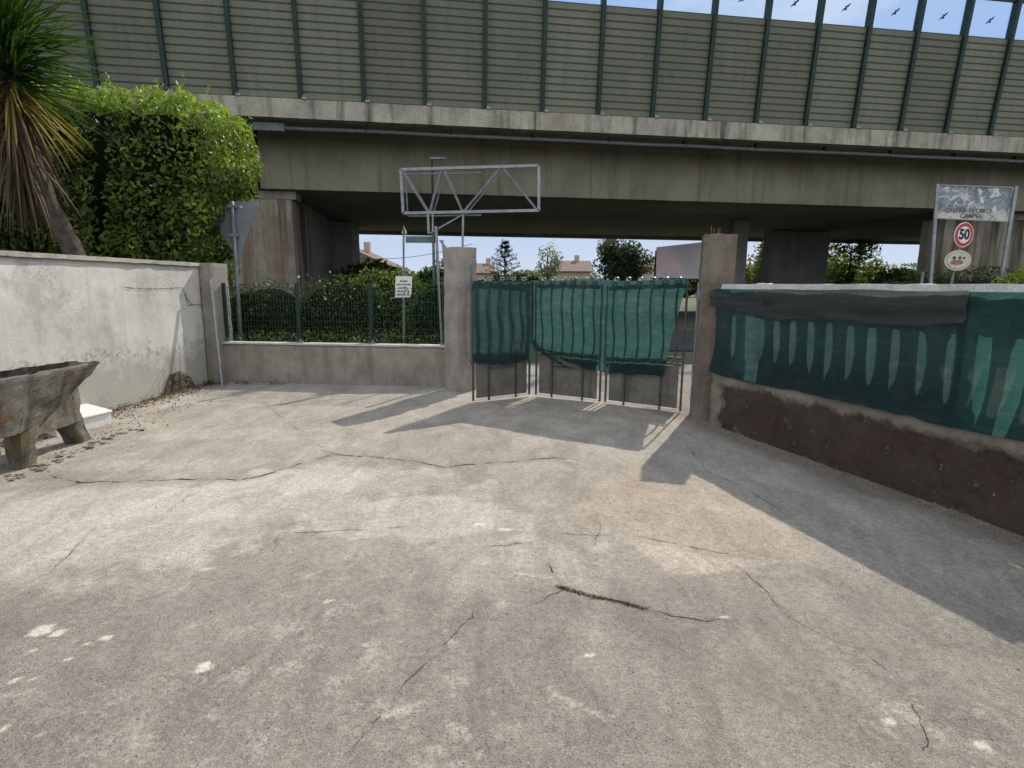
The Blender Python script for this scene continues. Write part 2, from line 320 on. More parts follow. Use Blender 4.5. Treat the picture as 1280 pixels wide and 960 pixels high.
# cracks: shallow soiled grooves
def polydist(pts, wob=.03):
    P = [G(a, b) for a, b in pts]; xx = X + (fbm(X * 14, Y * 14, 201) - .47) * wob * 2; yy = Y + (fbm(X * 14, Y * 14, 301) - .47) * wob * 2; dm = np.full(X.shape, 9.)
    for a, b in zip(P[:-1], P[1:]):
        t = np.clip(((xx - a.x) * (b.x - a.x) + (yy - a.y) * (b.y - a.y)) / max(1e-6, (b - a).length_squared), 0, 1)
        dm = np.minimum(dm, np.hypot(xx - a.x - t * (b.x - a.x), yy - a.y - t * (b.y - a.y)))
    return dm
cracks = [([(60, 594), (100, 603), (130, 602), (180, 603), (250, 600), (300, 601), (325, 597), (360, 585), (415, 569)], .016, .8),
    ([(100, 603), (90, 607)], .012, .8), ([(415, 569), (460, 573), (520, 577), (555, 584), (580, 580), (625, 577), (690, 573), (730, 577)], .015, .8),
    ([(330, 503), (350, 520), (375, 540), (400, 558), (415, 569)], .014, .6), ([(606, 683), (635, 681), (645, 677), (663, 678)], .006, .9),
    ([(686, 703), (696, 722), (709, 736), (740, 745), (775, 752), (810, 763), (850, 773), (880, 778), (920, 775), (960, 780)], .006, .95), ([(709, 736), (690, 742), (676, 752)], .005, .9),
    ([(920, 705), (950, 730), (968, 748), (990, 772)], .004, .8), ([(990, 772), (1020, 790), (1050, 803), (1080, 812), (1110, 835), (1140, 870), (1155, 910), (1160, 960)], .0045, .8),
    ([(600, 755), (575, 790), (545, 815), (520, 845), (470, 905), (440, 940)], .004, .6), ([(770, 660), (850, 680), (930, 695)], .006, .5), ([(745, 640), (750, 660), (740, 680)], .006, .5),
    ([(790, 660), (740, 668), (700, 664)], .005, .4), ([(60, 720), (90, 690), (120, 660)], .006, .4), ([(210, 640), (240, 618)], .008, .5), ([(340, 690), (350, 665), (420, 662), (510, 658)], .006, .35),
    ([(860, 560), (885, 590), (930, 610), (975, 637)], .01, .6), ([(560, 837), (570, 843)], .004, .8), ([(180, 520), (240, 505), (330, 497), (420, 492)], .02, .5), ([(420, 900), (500, 850), (640, 830)], .003, .3)]
for pts, wd, k in cracks:
    d = polydist(pts, .02 if wd < .01 else .035); br = .55 + .9 * fbm(X * 9, Y * 9, 401)
    halo = (1 - ss(d, wd, wd * 6)) * .25 * k; C = lerp(C, halo, (.16, .145, .12))
dth = polydist([(698, 733), (709, 736), (740, 745), (775, 752), (808, 762)], .02); C = lerp(C, (1 - ss(dth, .006, .02)) * .8, (.10, .065, .045))
for pts in [([(686, 862), (715, 880), (748, 892)]), [(645, 716), (690, 722)], [(480, 900), (530, 880)], [(560, 905), (585, 925), (600, 950)]]: C = lerp(C, (1 - ss(polydist(pts, .01), .003, .016)) * .45, (.6, .57, .5))
me = bpy.data.meshes.new('yard_ground'); ny, nx = X.shape
me.vertices.add(nx * ny); me.vertices.foreach_set('co', np.stack([X, Y, Z], -1).astype(np.float32).ravel())
ii = (np.arange(ny - 1)[:, None] * nx + np.arange(nx - 1)[None, :]).ravel(); fq = np.stack([ii, ii + 1, ii + nx + 1, ii + nx], -1).ravel().astype(np.int32); nf = len(ii)
me.loops.add(nf * 4); me.loops.foreach_set('vertex_index', fq); me.polygons.add(nf); me.polygons.foreach_set('loop_start', np.arange(0, nf * 4, 4, dtype=np.int32)); me.update(); me.validate(); me.shade_smooth()
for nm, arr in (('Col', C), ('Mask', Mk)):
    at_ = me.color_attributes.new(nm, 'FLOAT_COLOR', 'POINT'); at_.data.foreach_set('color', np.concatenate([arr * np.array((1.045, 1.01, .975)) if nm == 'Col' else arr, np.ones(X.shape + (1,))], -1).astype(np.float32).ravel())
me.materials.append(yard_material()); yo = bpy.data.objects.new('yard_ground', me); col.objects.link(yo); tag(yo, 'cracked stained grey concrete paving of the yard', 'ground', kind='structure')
# crack ribbons: dark open joints following the ground
rc = random.Random(3); mbs = (MB(), MB())
for pts, wd, k in cracks:
    mb = mbs[0] if k >= .75 else mbs[1]
    if k < .34: continue
    P = [G(a, b) for a, b in pts]; L = []
    for a, b in zip(P[:-1], P[1:]):
        n = max(2, int((b - a).length / .02)); L += [a.lerp(b, i / n) for i in range(n)]
    L.append(P[-1]); prev = None; wrun = wd * .35; gap = 0
    for i, p in enumerate(L):
        d = (L[min(i + 1, len(L) - 1)] - L[max(i - 1, 0)]); d.normalize(); nrm = V((-d.y, d.x, 0))
        q = p + nrm * (mn.noise(V((p.x * 9, p.y * 9, 0))) * .022 + mn.noise(V((p.x * 31, p.y * 31, 4))) * .012)
        q = q + d * rc.uniform(-.008, .008)
        wv = (wd * (.4 if wd > .01 else .3) if k >= .75 else .0022) * max(.0, .55 + 1.5 * mn.noise(V((p.x * 5, p.y * 5, 9))) + 1.2 * mn.noise(V((p.x * 40, p.y * 40, 1)))) * min(1, i / 3, (len(L) - 1 - i) / 3) + .0004
        if wd < .007 and 5 < len(pts) and 2 < i < len(L) * .5 and k > .9: wv *= 1.8
        z = float(Hgt(q.x, q.y)) + .0025
        cur = (V((*(q + nrm * wv).xy, z)), V((*(q - nrm * wv).xy, z)))
        if prev and mn.noise(V((p.x * 4, p.y * 4, 2))) > -.22: mb.add([prev[0], prev[1], cur[1], cur[0]], [(0, 1, 2, 3)])
        prev = cur
top(mbs[1], 'hairline_cracks', plain('faint_crack', (.12, .108, .09), 1, 0, .3, 30, .05), 'hairline cracks across the yard concrete', 'crack', kind='structure')
top(mbs[0], 'ground_cracks', plain('crack_soil', (.05, .04, .032), 1, 0, .5, 30, .05), 'dark open cracks running through the yard concrete', 'crack', kind='structure')
# surrounding terrain + road behind the fence
gm = weathered('rough_ground', (.12, .125, .06), (.075, .085, .04), .6, dark=(.06, .05, .035), streak=.4, grain=10, bumpd=.05)
mb = MB(); mb.add([(-3000, -1500, -.08), (3000, -1500, -.08), (3000, 5000, -.08), (-3000, 5000, -.08)], [(0, 1, 2, 3)])
top(mb, 'ground', gm, 'grassy ground reaching the horizon', 'ground', kind='structure')
mb = MB(); mb.add([(-60, 13.9, -.05), (60, 15.2, -.05), (60, 22, -.05), (-60, 20.6, -.05)], [(0, 1, 2, 3)])
top(mb, 'road', plain('asphalt', (.06, .06, .062), .9, 0, .3, 2), 'asphalt road between the yard and the viaduct', 'road', kind='structure')
# ------------------------------------------------------------------ left boundary wall
def wallmat():
    q = NT('old_plaster'); z = q.sep()
    c = q.mix(q.ramp(q.noise(1.1, 6, .6), .35, .65), (.68, .66, .62), (.53, .515, .48))
    c = q.mix(q.ramp(q.noise(2.2, 7, .7, q.map((1, 1, .8))), .52, .66, 0, .55), c, (.33, .31, .28))
    sp = q.math('MULTIPLY', q.ramp(q.noise(42, 5, .75), .5, .62), q.math('MULTIPLY', q.ramp(q.noise(1.5, 3), .4, .6), q.ramp(z[2], .8, 1.3)))
    c = q.mix(q.math('MULTIPLY', sp, .75), c, (.27, .25, .22))
    # damp rising band with ragged top
    hb = q.math('ADD', z[2], q.math('MULTIPLY', q.noise(3.4, 6, .7), -.9))
    band = q.ramp(hb, -.02, .2, 1, 0)
    c = q.mix(q.math('MULTIPLY', band, .62), c, (.27, .255, .215))
    edge = q.math('MULTIPLY', q.ramp(hb, .08, .2, 0, 1), q.ramp(hb, .2, .34, 1, 0)); c = q.mix(q.math('MULTIPLY', q.math('MULTIPLY', edge, q.ramp(q.noise(18, 5, .7), .45, .6)), .7), c, (.17, .16, .14))
    c = q.mix(q.ramp(q.noise(2.5, 6, .7, q.map((2.2, 2.2, .1))), .53, .68, 0, .38), c, (.36, .34, .30))
    c = q.mix(q.math('MULTIPLY', q.ramp(z[2], 1.78, 1.93), .55), c, (.2, .19, .165))
    c = q.mix(q.ramp(q.noise(12, 6, .8), .6, .72, 0, .6), c, (.25, .235, .21))
    q.base(c, .95, 0, .1); q.bump(q.math('ADD', q.noise(55, 5, .7), q.math('MULTIPLY', q.noise(6, 4), 1.2)), .005); return q.m
wl = empty('boundary_wall', (-5.1, 8, 0), 'tall weathered white plaster wall along the left of the yard with thin coping', 'wall')
A0 = V((-5.0, 9.12, 0)); dW = V((-.0775, -1, 0)).normalized(); A1 = A0 + dW * 9.5; nW = V((-1, .0775, 0)) * .2
rough([A0 + V((0, 0, -.1)), A0 + nW + V((0, 0, -.1)), A1 + nW + V((0, 0, -.1)), A1 + V((0, 0, -.1))],
      [p + V((0, 0, 1.87)) for p in (A0, A0 + nW, A1 + nW, A1)], .07, .006, 1.6).build('wall_face', wallmat(), wl, smooth=True)
o_ = V((.04, 0, 0))
rough([p + V((0, 0, 1.872)) for p in (A0 + o_, A0 + nW - o_, A1 + nW - o_, A1 + o_)], [p + V((0, 0, 1.93)) for p in (A0 + o_, A0 + nW - o_, A1 + nW - o_, A1 + o_)], .09, .008, 6., .006).build('coping', weathered('coping_concrete', (.5, .46, .4), (.36, .33, .29), 3, streak=.2, spots=.5), wl)
# crack in the plaster (stepped) as thin dark relief
def wp(px, py):   # point on the face of the left wall seen at px,py
    r = ray(px, py); n = V((1, -.0775, 0)); t = (A0 - V((0, 0, EYE))).dot(n) / r.dot(n); return V((0, 0, EYE)) + r * t + n * .013
def ribbon(mb, pts, w_, nrm, jit=.006):
    L = []
    for a, b in zip(pts[:-1], pts[1:]):
        n = max(1, int((b - a).length / .04)); L += [a.lerp(b, i / n) for i in range(n)]
    L.append(pts[-1]); prev = None
    for i, p in enumerate(L):
        d = (L[min(i + 1, len(L) - 1)] - L[max(0, i - 1)]).normalized(); s_ = d.cross(nrm).normalized(); ww = w_ * (.5 + rc.random()); q = p + s_ * rc.uniform(-jit, jit)
        cur = (q + s_ * ww, q - s_ * ww)
        if prev: mb.add([prev[0], prev[1], cur[1], cur[0]], [(0, 1, 2, 3)])
        prev = cur
mb = MB(); ribbon(mb, [wp(*p) for p in [(155, 359), (180, 361), (228, 360), (232, 372), (238, 380), (262, 384)]], .004, V((1, 0, 0))); ribbon(mb, [wp(*p) for p in [(231, 366), (234, 382), (240, 381)]], .006, V((1, 0, 0)))
mb.build('plaster_crack', plain('crack_dark', (.06, .05, .045), 1), wl)
# spalled patch at the foot with exposed blocks
mb = MB(); pp = [(203, 494), (207, 482), (212, 470), (222, 466), (232, 470), (238, 478), (242, 486), (232, 491), (218, 497), (208, 499)]
mb.prism([wp(*p) for p in pp], (.012, 0, 0)); sp_ = mb.build('spalled_patch', weathered('bare_block', (.26, .2, .14), (.12, .1, .08), 14, streak=.2, spots=.8, bumpd=.03), wl)
mb = MB()
for ln in [[(207, 484), (216, 478), (228, 474), (240, 480)], [(210, 473), (222, 483), (236, 487)], [(213, 468), (214, 480), (212, 492)], [(222, 467), (224, 480), (222, 494)], [(232, 470), (232, 480), (234, 489)], [(204, 492), (209, 470), (221, 465), (233, 469), (243, 486)]]:
    ribbon(mb, [wp(*p) + V((.014, 0, 0)) for p in ln], .010, V((1, 0, 0)), .02)
mb.build('mortar_gaps', plain('mortar_dark', (.05, .04, .03), 1), wl)
# corner pillar
cp = rough([V(p) for p in [(-5.0, 9.10, -.1), (-4.78, 9.06, -.1), (-4.70, 9.42, -.1), (-4.98, 9.45, -.1)]], [V(p) for p in [(-5.0, 9.10, 1.93), (-4.78, 9.06, 1.93), (-4.70, 9.42, 1.93), (-4.98, 9.45, 1.93)]], .06, .008, 6, .006)
top(cp, 'corner_pillar', M['lowwall'], 'grey concrete pillar in the corner where the white wall meets the low wall', 'pillar', (-4.85, 9.2, 0), smooth=False)
mb = MB(); mb.tube([G(278, 483), at(263, 349, 9.02)], .022, 8)
top(mb, 'leaning_rod', M['galv'], 'thin grey metal rod leaning against the corner pillar', 'rod', G(278, 483))
# ------------------------------------------------------------------ low wall + mesh fence
lw = empty('low_wall', (-2.9, 9.0, 0), 'low grey plastered wall with pale top under the green wire mesh fence', 'wall')
B0 = V((-4.80, 9.19, 0)); B1 = V((-.98, 8.80, 0)); nB = V((.02, .17, 0))
rough([p + V((0, 0, -.1)) for p in (B0, B1, B1 + nB, B0 + nB)], [p + V((0, 0, .63)) for p in (B0, B1, B1 + nB, B0 + nB)], .08, .008, 4).build('wall_face', M['lowwall'], lw, smooth=True)
ob = V((0, -.025, 0)); rough([p + V((0, 0, .632)) for p in (B0 + ob, B1 + ob, B1 + nB, B0 + nB)], [p + V((0, 0, .665)) for p in (B0 + ob, B1 + ob, B1 + nB, B0 + nB)], .1, .005, 6, .004).build('coping', weathered('pale_coping', (.68, .67, .64), (.5, .48, .45), 4, streak=.2, spots=.4), lw)
mf = empty('mesh_fence', (-2.9, 9.1, .665), 'dark green welded wire mesh fence standing on the low grey wall', 'fence')
dB = (B1 - B0); Bc = nB * .5
for t in (.02, .345, .66, .97):
    p = B0 + dB * t + Bc; mb = MB(); mb.box(p + V((0, 0, 1.145)), (.045, .045, .95), -.1); po = mb.build('fence_post', M['green_post'], mf)
    mb = MB(); mb.box(p + V((0, 0, .675)), (.1, .09, .02), -.1); mb.box(p + V((.02, -.03, .70)), (.03, .02, .05), -.1); mb.build('post_foot', M['oldgalv'], po)
mb = MB(); n = 74
for i in range(n + 1):
    p = B0 + dB * (i / n) + Bc; mb.bar(p + V((0, -.025, .69)), p + V((0, -.025, 1.56)), .004)
for k in range(9): mb.bar(B0 + Bc + V((0, -.03, .70 + k * .106)), B1 + Bc + V((0, -.03, .70 + k * .106)), .0045)
mb.build('wire_mesh', plain('mesh_green', (.02, .05, .035), .6), mf)
# ------------------------------------------------------------------ gate pillars
pl = empty('gate_pillar', (-.80, 8.62, 0), 'left gate pillar of grey concrete, turned edge-on, at the end of the low wall', 'pillar', 'pair of gate pillars')
rough(rot4(-.80, 8.62, .36, .36, math.radians(42), -.1), rot4(-.79, 8.62, .36, .36, math.radians(42), 2.16), .055, .008, 7, .008).build('shaft', M['pillar'], pl)
mb = MB(); mb.box((-.61, 8.44, 1.15), (.03, .03, 1.5), .7); [mb.box((-.60, 8.43, z), (.07, .05, .1), .7) for z in (.5, 1.1, 1.6)]; mb.build('hinge_strip', M['oldgalv'], pl)
pr = empty('gate_pillar', (2.42, 6.78, 0), 'right gate pillar of stained brown concrete with rusty bars on top', 'pillar', 'pair of gate pillars')
rough(rot4(2.40, 6.78, .37, .37, math.radians(-14), -.1), rot4(2.43, 6.79, .37, .37, math.radians(-14), 2.20), .055, .010, 7, .010).build('shaft', M['pillar_dark'], pr)
mb = MB()
for dx, dy in ((-.06, 0), (-.02, .04), (0, -.02), (.03, .03)): mb.tube([(2.40 + dx, 6.78 + dy, 2.15), (2.40 + dx * 1.3, 6.78 + dy, 2.27 + .06 * abs(dx) * 10)], .006, 6)
mb.build('rebar_stub', plain('rust', (.16, .08, .05), .9), pr)
mb = MB(); mb.box((2.19, 6.70, .9), (.02, .03, 1.5), -.2); [mb.box((2.20, 6.69, z), (.05, .04, .12), -.2) for z in (.35, 1.0, 1.5)]; mb.build('hinge_strip', M['oldgalv'], pr)
# ------------------------------------------------------------------ gate leaves
def cloth_mat(name, c, tr=.10, trl=.6, fine=260, bands=False):
    q = NT(name); n = q.noise(3, 4, .6); cc = q.mix(q.ramp(n, .3, .7), tuple(x * .7 for x in c), c)
    v = q.noise(90, 3, .7, q.map((1, 1, 4.))); cc = q.mix(q.ramp(v, .35, .65), tuple(x * .55 for x in c), cc)
    cc = q.mix(q.ramp(q.noise(7, 5, .7, q.map((1, 1, 2.5))), .5, .72, 0, .45), cc, (.09, .12, .12))
    zc_ = q.math('ABSOLUTE', q.math('SINE', q.math('ADD', q.math('MULTIPLY', q.sep()[2], 330.), q.math('MULTIPLY', q.noise(9, 3), 14.)))); wf = q.ramp(zc_, 0, 1, .72, 1.12); cc = q.mix(1., cc, q.n('ShaderNodeCombineColor', Red=wf, Green=wf, Blue=wf).outputs[0], 'MULTIPLY')
    q.base(cc, .75, 0, .25); q.bump(q.math('ADD', q.noise(160, 2, .6, q.map((1, 1, 3))), q.math('MULTIPLY', q.noise(14, 4, .6, q.map((1, 1, 1.6))), 3)), .006)
    t1 = q.n('ShaderNodeBsdfTranslucent'); q.put(t1.inputs[0], q.mix(1., cc, (2.2, 2.2, 2.1), 'MULTIPLY'))
    m1 = q.n('ShaderNodeMixShader'); m1.inputs[0].default_value = trl; q.t.links.new(q.b.outputs[0], m1.inputs[1]); q.t.links.new(t1.outputs[0], m1.inputs[2])
    tp = q.n('ShaderNodeBsdfTransparent'); m2 = q.n('ShaderNodeMixShader')
    q.put(m2.inputs[0], q.ramp(q.noise(22, 4, .7), .3, .75, tr * .6, tr * 1.7)); q.t.links.new(m1.outputs[0], m2.inputs[1]); q.t.links.new(tp.outputs[0], m2.inputs[2]); q.t.links.new(m2.outputs[0], q.out.inputs[0]); return q.m
M['net'] = cloth_mat('green_shade_net', (.030, .088, .086), .06, .5)
M['netdark'] = cloth_mat('dark_green_shade_net', (.042, .095, .098), .045, .45)
M['netright'] = cloth_mat('teal_shade_net', (.034, .112, .105), .06, .52)
M['netfold'] = cloth_mat('grey_green_folded_net', (.105, .115, .108), .03, .35)
def gate_leaf(P, Q, label, tall=1.66):
    P, Q = V(P), V(Q); L = (Q - P).length; d = (Q - P) / L; rz = math.atan2(d.y, d.x); n = V((d.y, -d.x, 0))
    g = empty('gate_leaf', (P + Q) / 2, label, 'gate', 'folding leaves of the iron gate')
    at2 = lambda s, z, o=0: P + d * s + V((0, 0, z)) + n * o
    for s in (.02, L - .02): mb = MB(); mb.box(at2(s, tall / 2 + .01), (.024, .03, tall - .02), rz); mb.build('stile', M['gateiron'], g, bevel=.004)
    for z in (tall - .02, .70, .62): mb = MB(); mb.box(at2(L / 2, z), (L - .08, .03, .03), rz); mb.build('rail', M['gateiron'], g)
    mb = MB(); mb.box(at2(L / 2, .325), (L - .135, .006, .545), rz)
    mb.build('sheet_panel', M['sheet'], g)
    MB().box(at2(L / 2, .034), (L - .06, .012, .014), rz).build('bottom_rail', M['whitepaint'], g)
    mb = MB()
    for s in (L * .27, L * .73): mb.box(at2(s, .31, .014), (.024, .02, .60), rz)
    mb.box(at2(L / 2, .47, .016), (L * .46 - .03, .02, .022), rz); mb.build('panel_brace', M['gateiron'], g)
    mb = MB(); k = max(5, round(L / .085)) # ornament row of small rings
    for i in range(k):
        c = at2(.06 + (L - .12) * (i + .5) / k, .66); pts = [c + d * .026 * math.cos(a) + V((0, 0, .026 * math.sin(a))) for a in [j * math.pi / 4 for j in range(9)]]; mb.tube(pts, .006, 5)
    mb.build('ornament_row', M['gateiron'], g)
    m = max(3, round(L / .175))
    for i in range(m):
        s = (i + .5) / m * (L - .08) + .04; mb = MB(); pts = [at2(s + .018 * math.sin((z - .72) * 7), z, .0) for z in np.linspace(.715, tall - .035, 9)]; mb.tube(pts, .014, 6); pk0 = mb.build('picket', M['gateiron'], g); tips = MB()
        for sg in (-1, 1):
            pts = [at2(s + sg * (.006 + .03 * math.sin(a)), tall + .012 + .02 * (1 - math.cos(a)), 0) for a in np.linspace(0, 4.2, 8)]; tips.tube(pts, .0085, 5)
        tips.build('scroll_top', M['galv'], pk0)
    return g
G0, G1, G2, G3 = G(590, 503), G(665, 494.5), G(753, 504), G(852, 516)
gate_leaf(G0, G1 - (G1 - G0).normalized() * .03, 'narrow left leaf of the folding gate, covered in dark net')
gate_leaf(G1 + V((.04, -.02, 0)), G2 - V((.02, 0, 0)), 'middle leaf of the folding gate, grey sheet panel below green net')
gate_leaf(G2 + V((.02, 0, 0)), G3, 'right leaf of the folding gate, next to the brown pillar')
def cloth(P, Q, zt, zb, off, mat, name, label, cat, amp=.015, fold=.0, smax=None, smin=None, nu=110, nv=50, lab_loc=None, per=12, parent=None, seed=0, rag=.012):
    P, Q = V(P), V(Q); L = (Q - P).length; d = (Q - P) / L; n = V((d.y, -d.x, 0)); mb = MB()
    for j in range(nv + 1):
        t = j / nv
        for i in range(nu + 1):
            s = i / nu
            s0 = smin(t) if smin else 0; s1 = smax(t) if smax else 1; ss_ = s0 + (s1 - s0) * s
            z = zt(ss_) * (1 - t) + zb(ss_) * t + rag * mn.noise(V((ss_ * 14, 3 + seed, 0))) * (t ** 6) * 2
            o = off + amp * .5 * math.cos(ss_ * 2 * math.pi * per) * (1 - .5 * t) + amp * 1.6 * mn.noise(V((ss_ * L * 2.2, z * 2.5, seed))) + amp * .5 * mn.noise(V((ss_ * L * 9, z * 4.5, seed + 3))) + fold * mn.noise(V((ss_ * L * 1.6 + z * 3, z * 14, seed + 7)))
            mb.v.append(tuple(P + d * ss_ * L + n * o + V((0, 0, z))))
    for j in range(nv):
        for i in range(nu): a = j * (nu + 1) + i; mb.f.append((a, a + 1, a + nu + 2, a + nu + 1))
    if parent: return mb.build(name, mat, parent, smooth=True)
    return top(mb, name, mat, label, cat, (P + Q) / 2, group='green shade nets tied to gate and fence', smooth=True)
cloth(G0, G1, lambda s: 1.665 - .02 * math.sin(s * 3.1), lambda s: .56 - .05 * math.sin(s * 3.1), .035, M['netdark'], 'shade_net', 'dark green shade net tied over the narrow left gate leaf', 'net', amp=.012, per=5, fold=.006, seed=1)
cloth(G1, G3, lambda s: 1.68 - .012 * math.sin(s * 12), lambda s: .44 + .42 * math.exp(-s * 5.5) + (.02 * math.sin(s * 9)), .04, M['net'], 'shade_net', 'bright green shade net sagging over the two right gate leaves', 'net', amp=.014, per=11, fold=.004, smax=lambda t: .985 if t < .12 else .985 - .10 * ((t - .12) / .88) ** .8, seed=4)
mb = MB()
for i in range(60):   # bunched roll of net hanging at the fold
    a = i / 59; mb.v += []
pts = [G1.lerp(G3, .0 + .26 * a) + V((-.01, -.07 + .01 * math.sin(a * 20), .83 - .36 * (a ** .7) + .015 * math.sin(a * 33))) for a in np.linspace(0, 1, 30)]
mb.tube(pts, .028, 7, .01); top(mb, 'net_hem', M['netdark'], 'rolled dark hem hanging along the lower left of the bright green gate net', 'net', G1, smooth=True)
# gate stop / sill strip of pale paving under the gate
# ------------------------------------------------------------------ right wall, slat fence, nets
R0 = V((2.33, 6.50, 0)); dR = V((.319, -.948, 0)).normalized(); nR = V((-.948, -.319, 0)); LR = 8.2; R1 = R0 + dR * LR
def redwall():
    q = NT('flaking_red_paint'); z = q.sep()
    cc = q.mix(q.ramp(q.noise(4, 6, .65), .35, .65), (.29, .255, .21), (.19, .165, .135))
    red = q.mix(q.ramp(q.noise(7, 6, .7), .35, .65), (.078, .050, .041), (.045, .035, .030)); red = q.mix(q.ramp(q.noise(40, 4, .7), .5, .7, 0, .6), red, (.11, .075, .055)); red = q.mix(q.ramp(q.noise(1.6, 7, .75), .45, .65, 0, .7), red, (.10, .075, .06))
    # painted area: away from the pillar, below the ledge, flaking at the foot
    dist = q.math('ADD', q.math('MULTIPLY', z[0], .319), q.math('MULTIPLY', z[1], -.948))   # along the wall
    along = q.math('ADD', q.math('ADD', dist, -(R0.x * .319 - R0.y * .948)), q.math('MULTIPLY', q.noise(5, 5, .7), -.5))
    hh = q.math('ADD', z[2], q.math('MULTIPLY', q.noise(4.5, 6, .72), .26))
    m = q.math('MULTIPLY', q.ramp(along, -.12, 0), q.math('MULTIPLY', q.ramp(hh, .63, .69, 1, 0), q.ramp(q.math('ADD', z[2], q.math('MULTIPLY', q.noise(1.7, 7, .72), -.6)), -.34, -.31)))
    fl = q.math('MULTIPLY', q.ramp(q.noise(7, 8, .8), .60, .65, 1, 0), q.ramp(q.noise(2.1, 8, .75), .62, .68, 1, .25)); m = q.math('MULTIPLY', m, fl)
    c = q.mix(m, cc, red); c = q.mix(q.math('MULTIPLY', q.ramp(q.noise(15, 4, .6), .70, .73), .6), c, (.45, .4, .36))
    q.base(c, .9, 0, .2); q.bump(q.math('ADD', q.noise(45, 5, .75), q.math('ADD', q.math('MULTIPLY', m, .5), q.math('MULTIPLY', q.noise(8, 4), 1.5))), .012); return q.m
rw = empty('boundary_wall', (R0 + R1) / 2, 'low wall with flaking dark red paint along the right side of the yard', 'wall')
b_ = [R1, R1 - nR * .22, R0 - nR * .22, R0]
rough([p + V((0, 0, -.1)) for p in b_], [p + V((0, 0, .64)) for p in b_], .07, .014, 4, .012).build('wall_face', redwall(), rw, smooth=True)
fn = empty('slat_fence', (R0 + R1) / 2 + V((0, 0, .64)), 'precast concrete slat fence with pale top rail behind the nets on the red wall', 'fence')
c0 = R0 - nR * .09 + V((0, 0, 0)); railM = weathered('pale_rail', (.74, .73, .70), (.5, .48, .45), 3, streak=.15, spots=.6, bumpd=.006)
def fq_(s, z, o=0): return R0 + dR * s - nR * (.09 - o) + V((0, 0, z))
e = lambda s: [fq_(s, 0, -.05), fq_(s, 0, .05)]
rough([fq_(.05, 1.575, .06), fq_(.05, 1.575, -.06), fq_(LR, 1.565, -.06), fq_(LR, 1.565, .06)], [fq_(.05, 1.625, .045), fq_(.05, 1.625, -.05), fq_(LR, 1.625, -.05), fq_(LR, 1.625, .045)], .09, .004, 6, .004).build('top_rail', railM, fn)
mb = MB(); mb.bar(fq_(.05, 1.52), fq_(LR, 1.52), .07, .085); mb.build('rail_beam', M['slat'], fn)
mb = MB(); mb.bar(fq_(.05, .68), fq_(LR, .68), .08, .07); mb.build('bottom_rail', M['slat'], fn)
s = .16; k = 0
while s < LR - .1:
    if not (.42 < s < .72):
        far_ = s < 2.7; gm_ = rc.uniform(.075, .115) if far_ else .128; tc_ = rc.uniform(.62, .72) if far_ else .49; th_ = rc.uniform(.30, .40) if far_ else .53
        mb = MB(); zz = np.linspace(.716, 1.476, 17); vs = []
        for z in zz:
            tt = (z - .716) / .76; wv = -.075 * (1 - tt) ** 1.6 + .02 + .012 * math.sin(tt * 5) if not far_ else .03 * math.sin(tt * 3.1) - .02
            hw = .1018 - gm_ / 2 * max(0., 1 - ((tt - tc_) / th_) ** 2) ** .32
            for a, b in ((-hw, .012), (hw, .012), (hw, -.012), (-hw, -.012)): vs.append(fq_(s + wv + a, z, b))
        fs = [tuple(range(4))[::-1], tuple(range(64, 68))]
        for i in range(16):
            for j in range(4): fs.append((i * 4 + j, i * 4 + (j + 1) % 4, i * 4 + 4 + (j + 1) % 4, i * 4 + 4 + j))
        mb.add(vs, fs); mb.build('slat', M['slat'], fn)
    s += .205
def sag(x): return .075 * math.exp(-((x - .55) / .33) ** 2) * 1.0
Lc = 2.72
cloth(fq_(-.02, 0, .075), fq_(Lc, 0, .075), lambda s: 1.575, lambda s: .615 - .012 * math.sin(s * 7), .05, M['netdark'], 'shade_net', 'dark blue-green shade net on the right fence beside the brown pillar', 'net', amp=.012, per=3, fold=.007, smin=lambda t: .012 + .03 * math.sin(t * math.pi), nu=170, seed=9)
cloth(fq_(-.02, 0, .12), fq_(Lc, 0, .12), lambda s: 1.585 - .07 * math.exp(-((s - .16) / .13) ** 2) - .012 * math.sin(s * 9) ** 2, lambda s: 1.375 - .055 * math.sin(s * 3.3) + .018 * math.sin(s * 13) - .03 * s, .03, M['netfold'], 'net_fold', 'grey-brown folded flap of net drooping from the fence rail', 'net', amp=.010, per=1, fold=.03, nu=170, nv=24, seed=14, rag=.012)
cloth(fq_(Lc - .06, 0, .07), fq_(LR, 0, .07), lambda s: 1.575, lambda s: .61 + .01 * math.sin(s * 21), .05, M['netright'], 'shade_net', 'teal shade net with light showing through its slat gaps at the right edge', 'net', amp=.014, per=27, fold=.006, nu=220, seed=19)
# small bundle bump on the rail
mb = rough([fq_(.50, 1.60, .04), fq_(.50, 1.60, -.04), fq_(.78, 1.60, -.04), fq_(.78, 1.60, .04)], [fq_(.58, 1.635, .03), fq_(.58, 1.635, -.03), fq_(.71, 1.635, -.03), fq_(.71, 1.635, .03)], .03, .004, 9, .006)
top(mb, 'mortar_lump', railM, 'pale lump of mortar on the fence rail near the brown pillar', 'mortar lump', fq_(.64, 1.6), smooth=True)
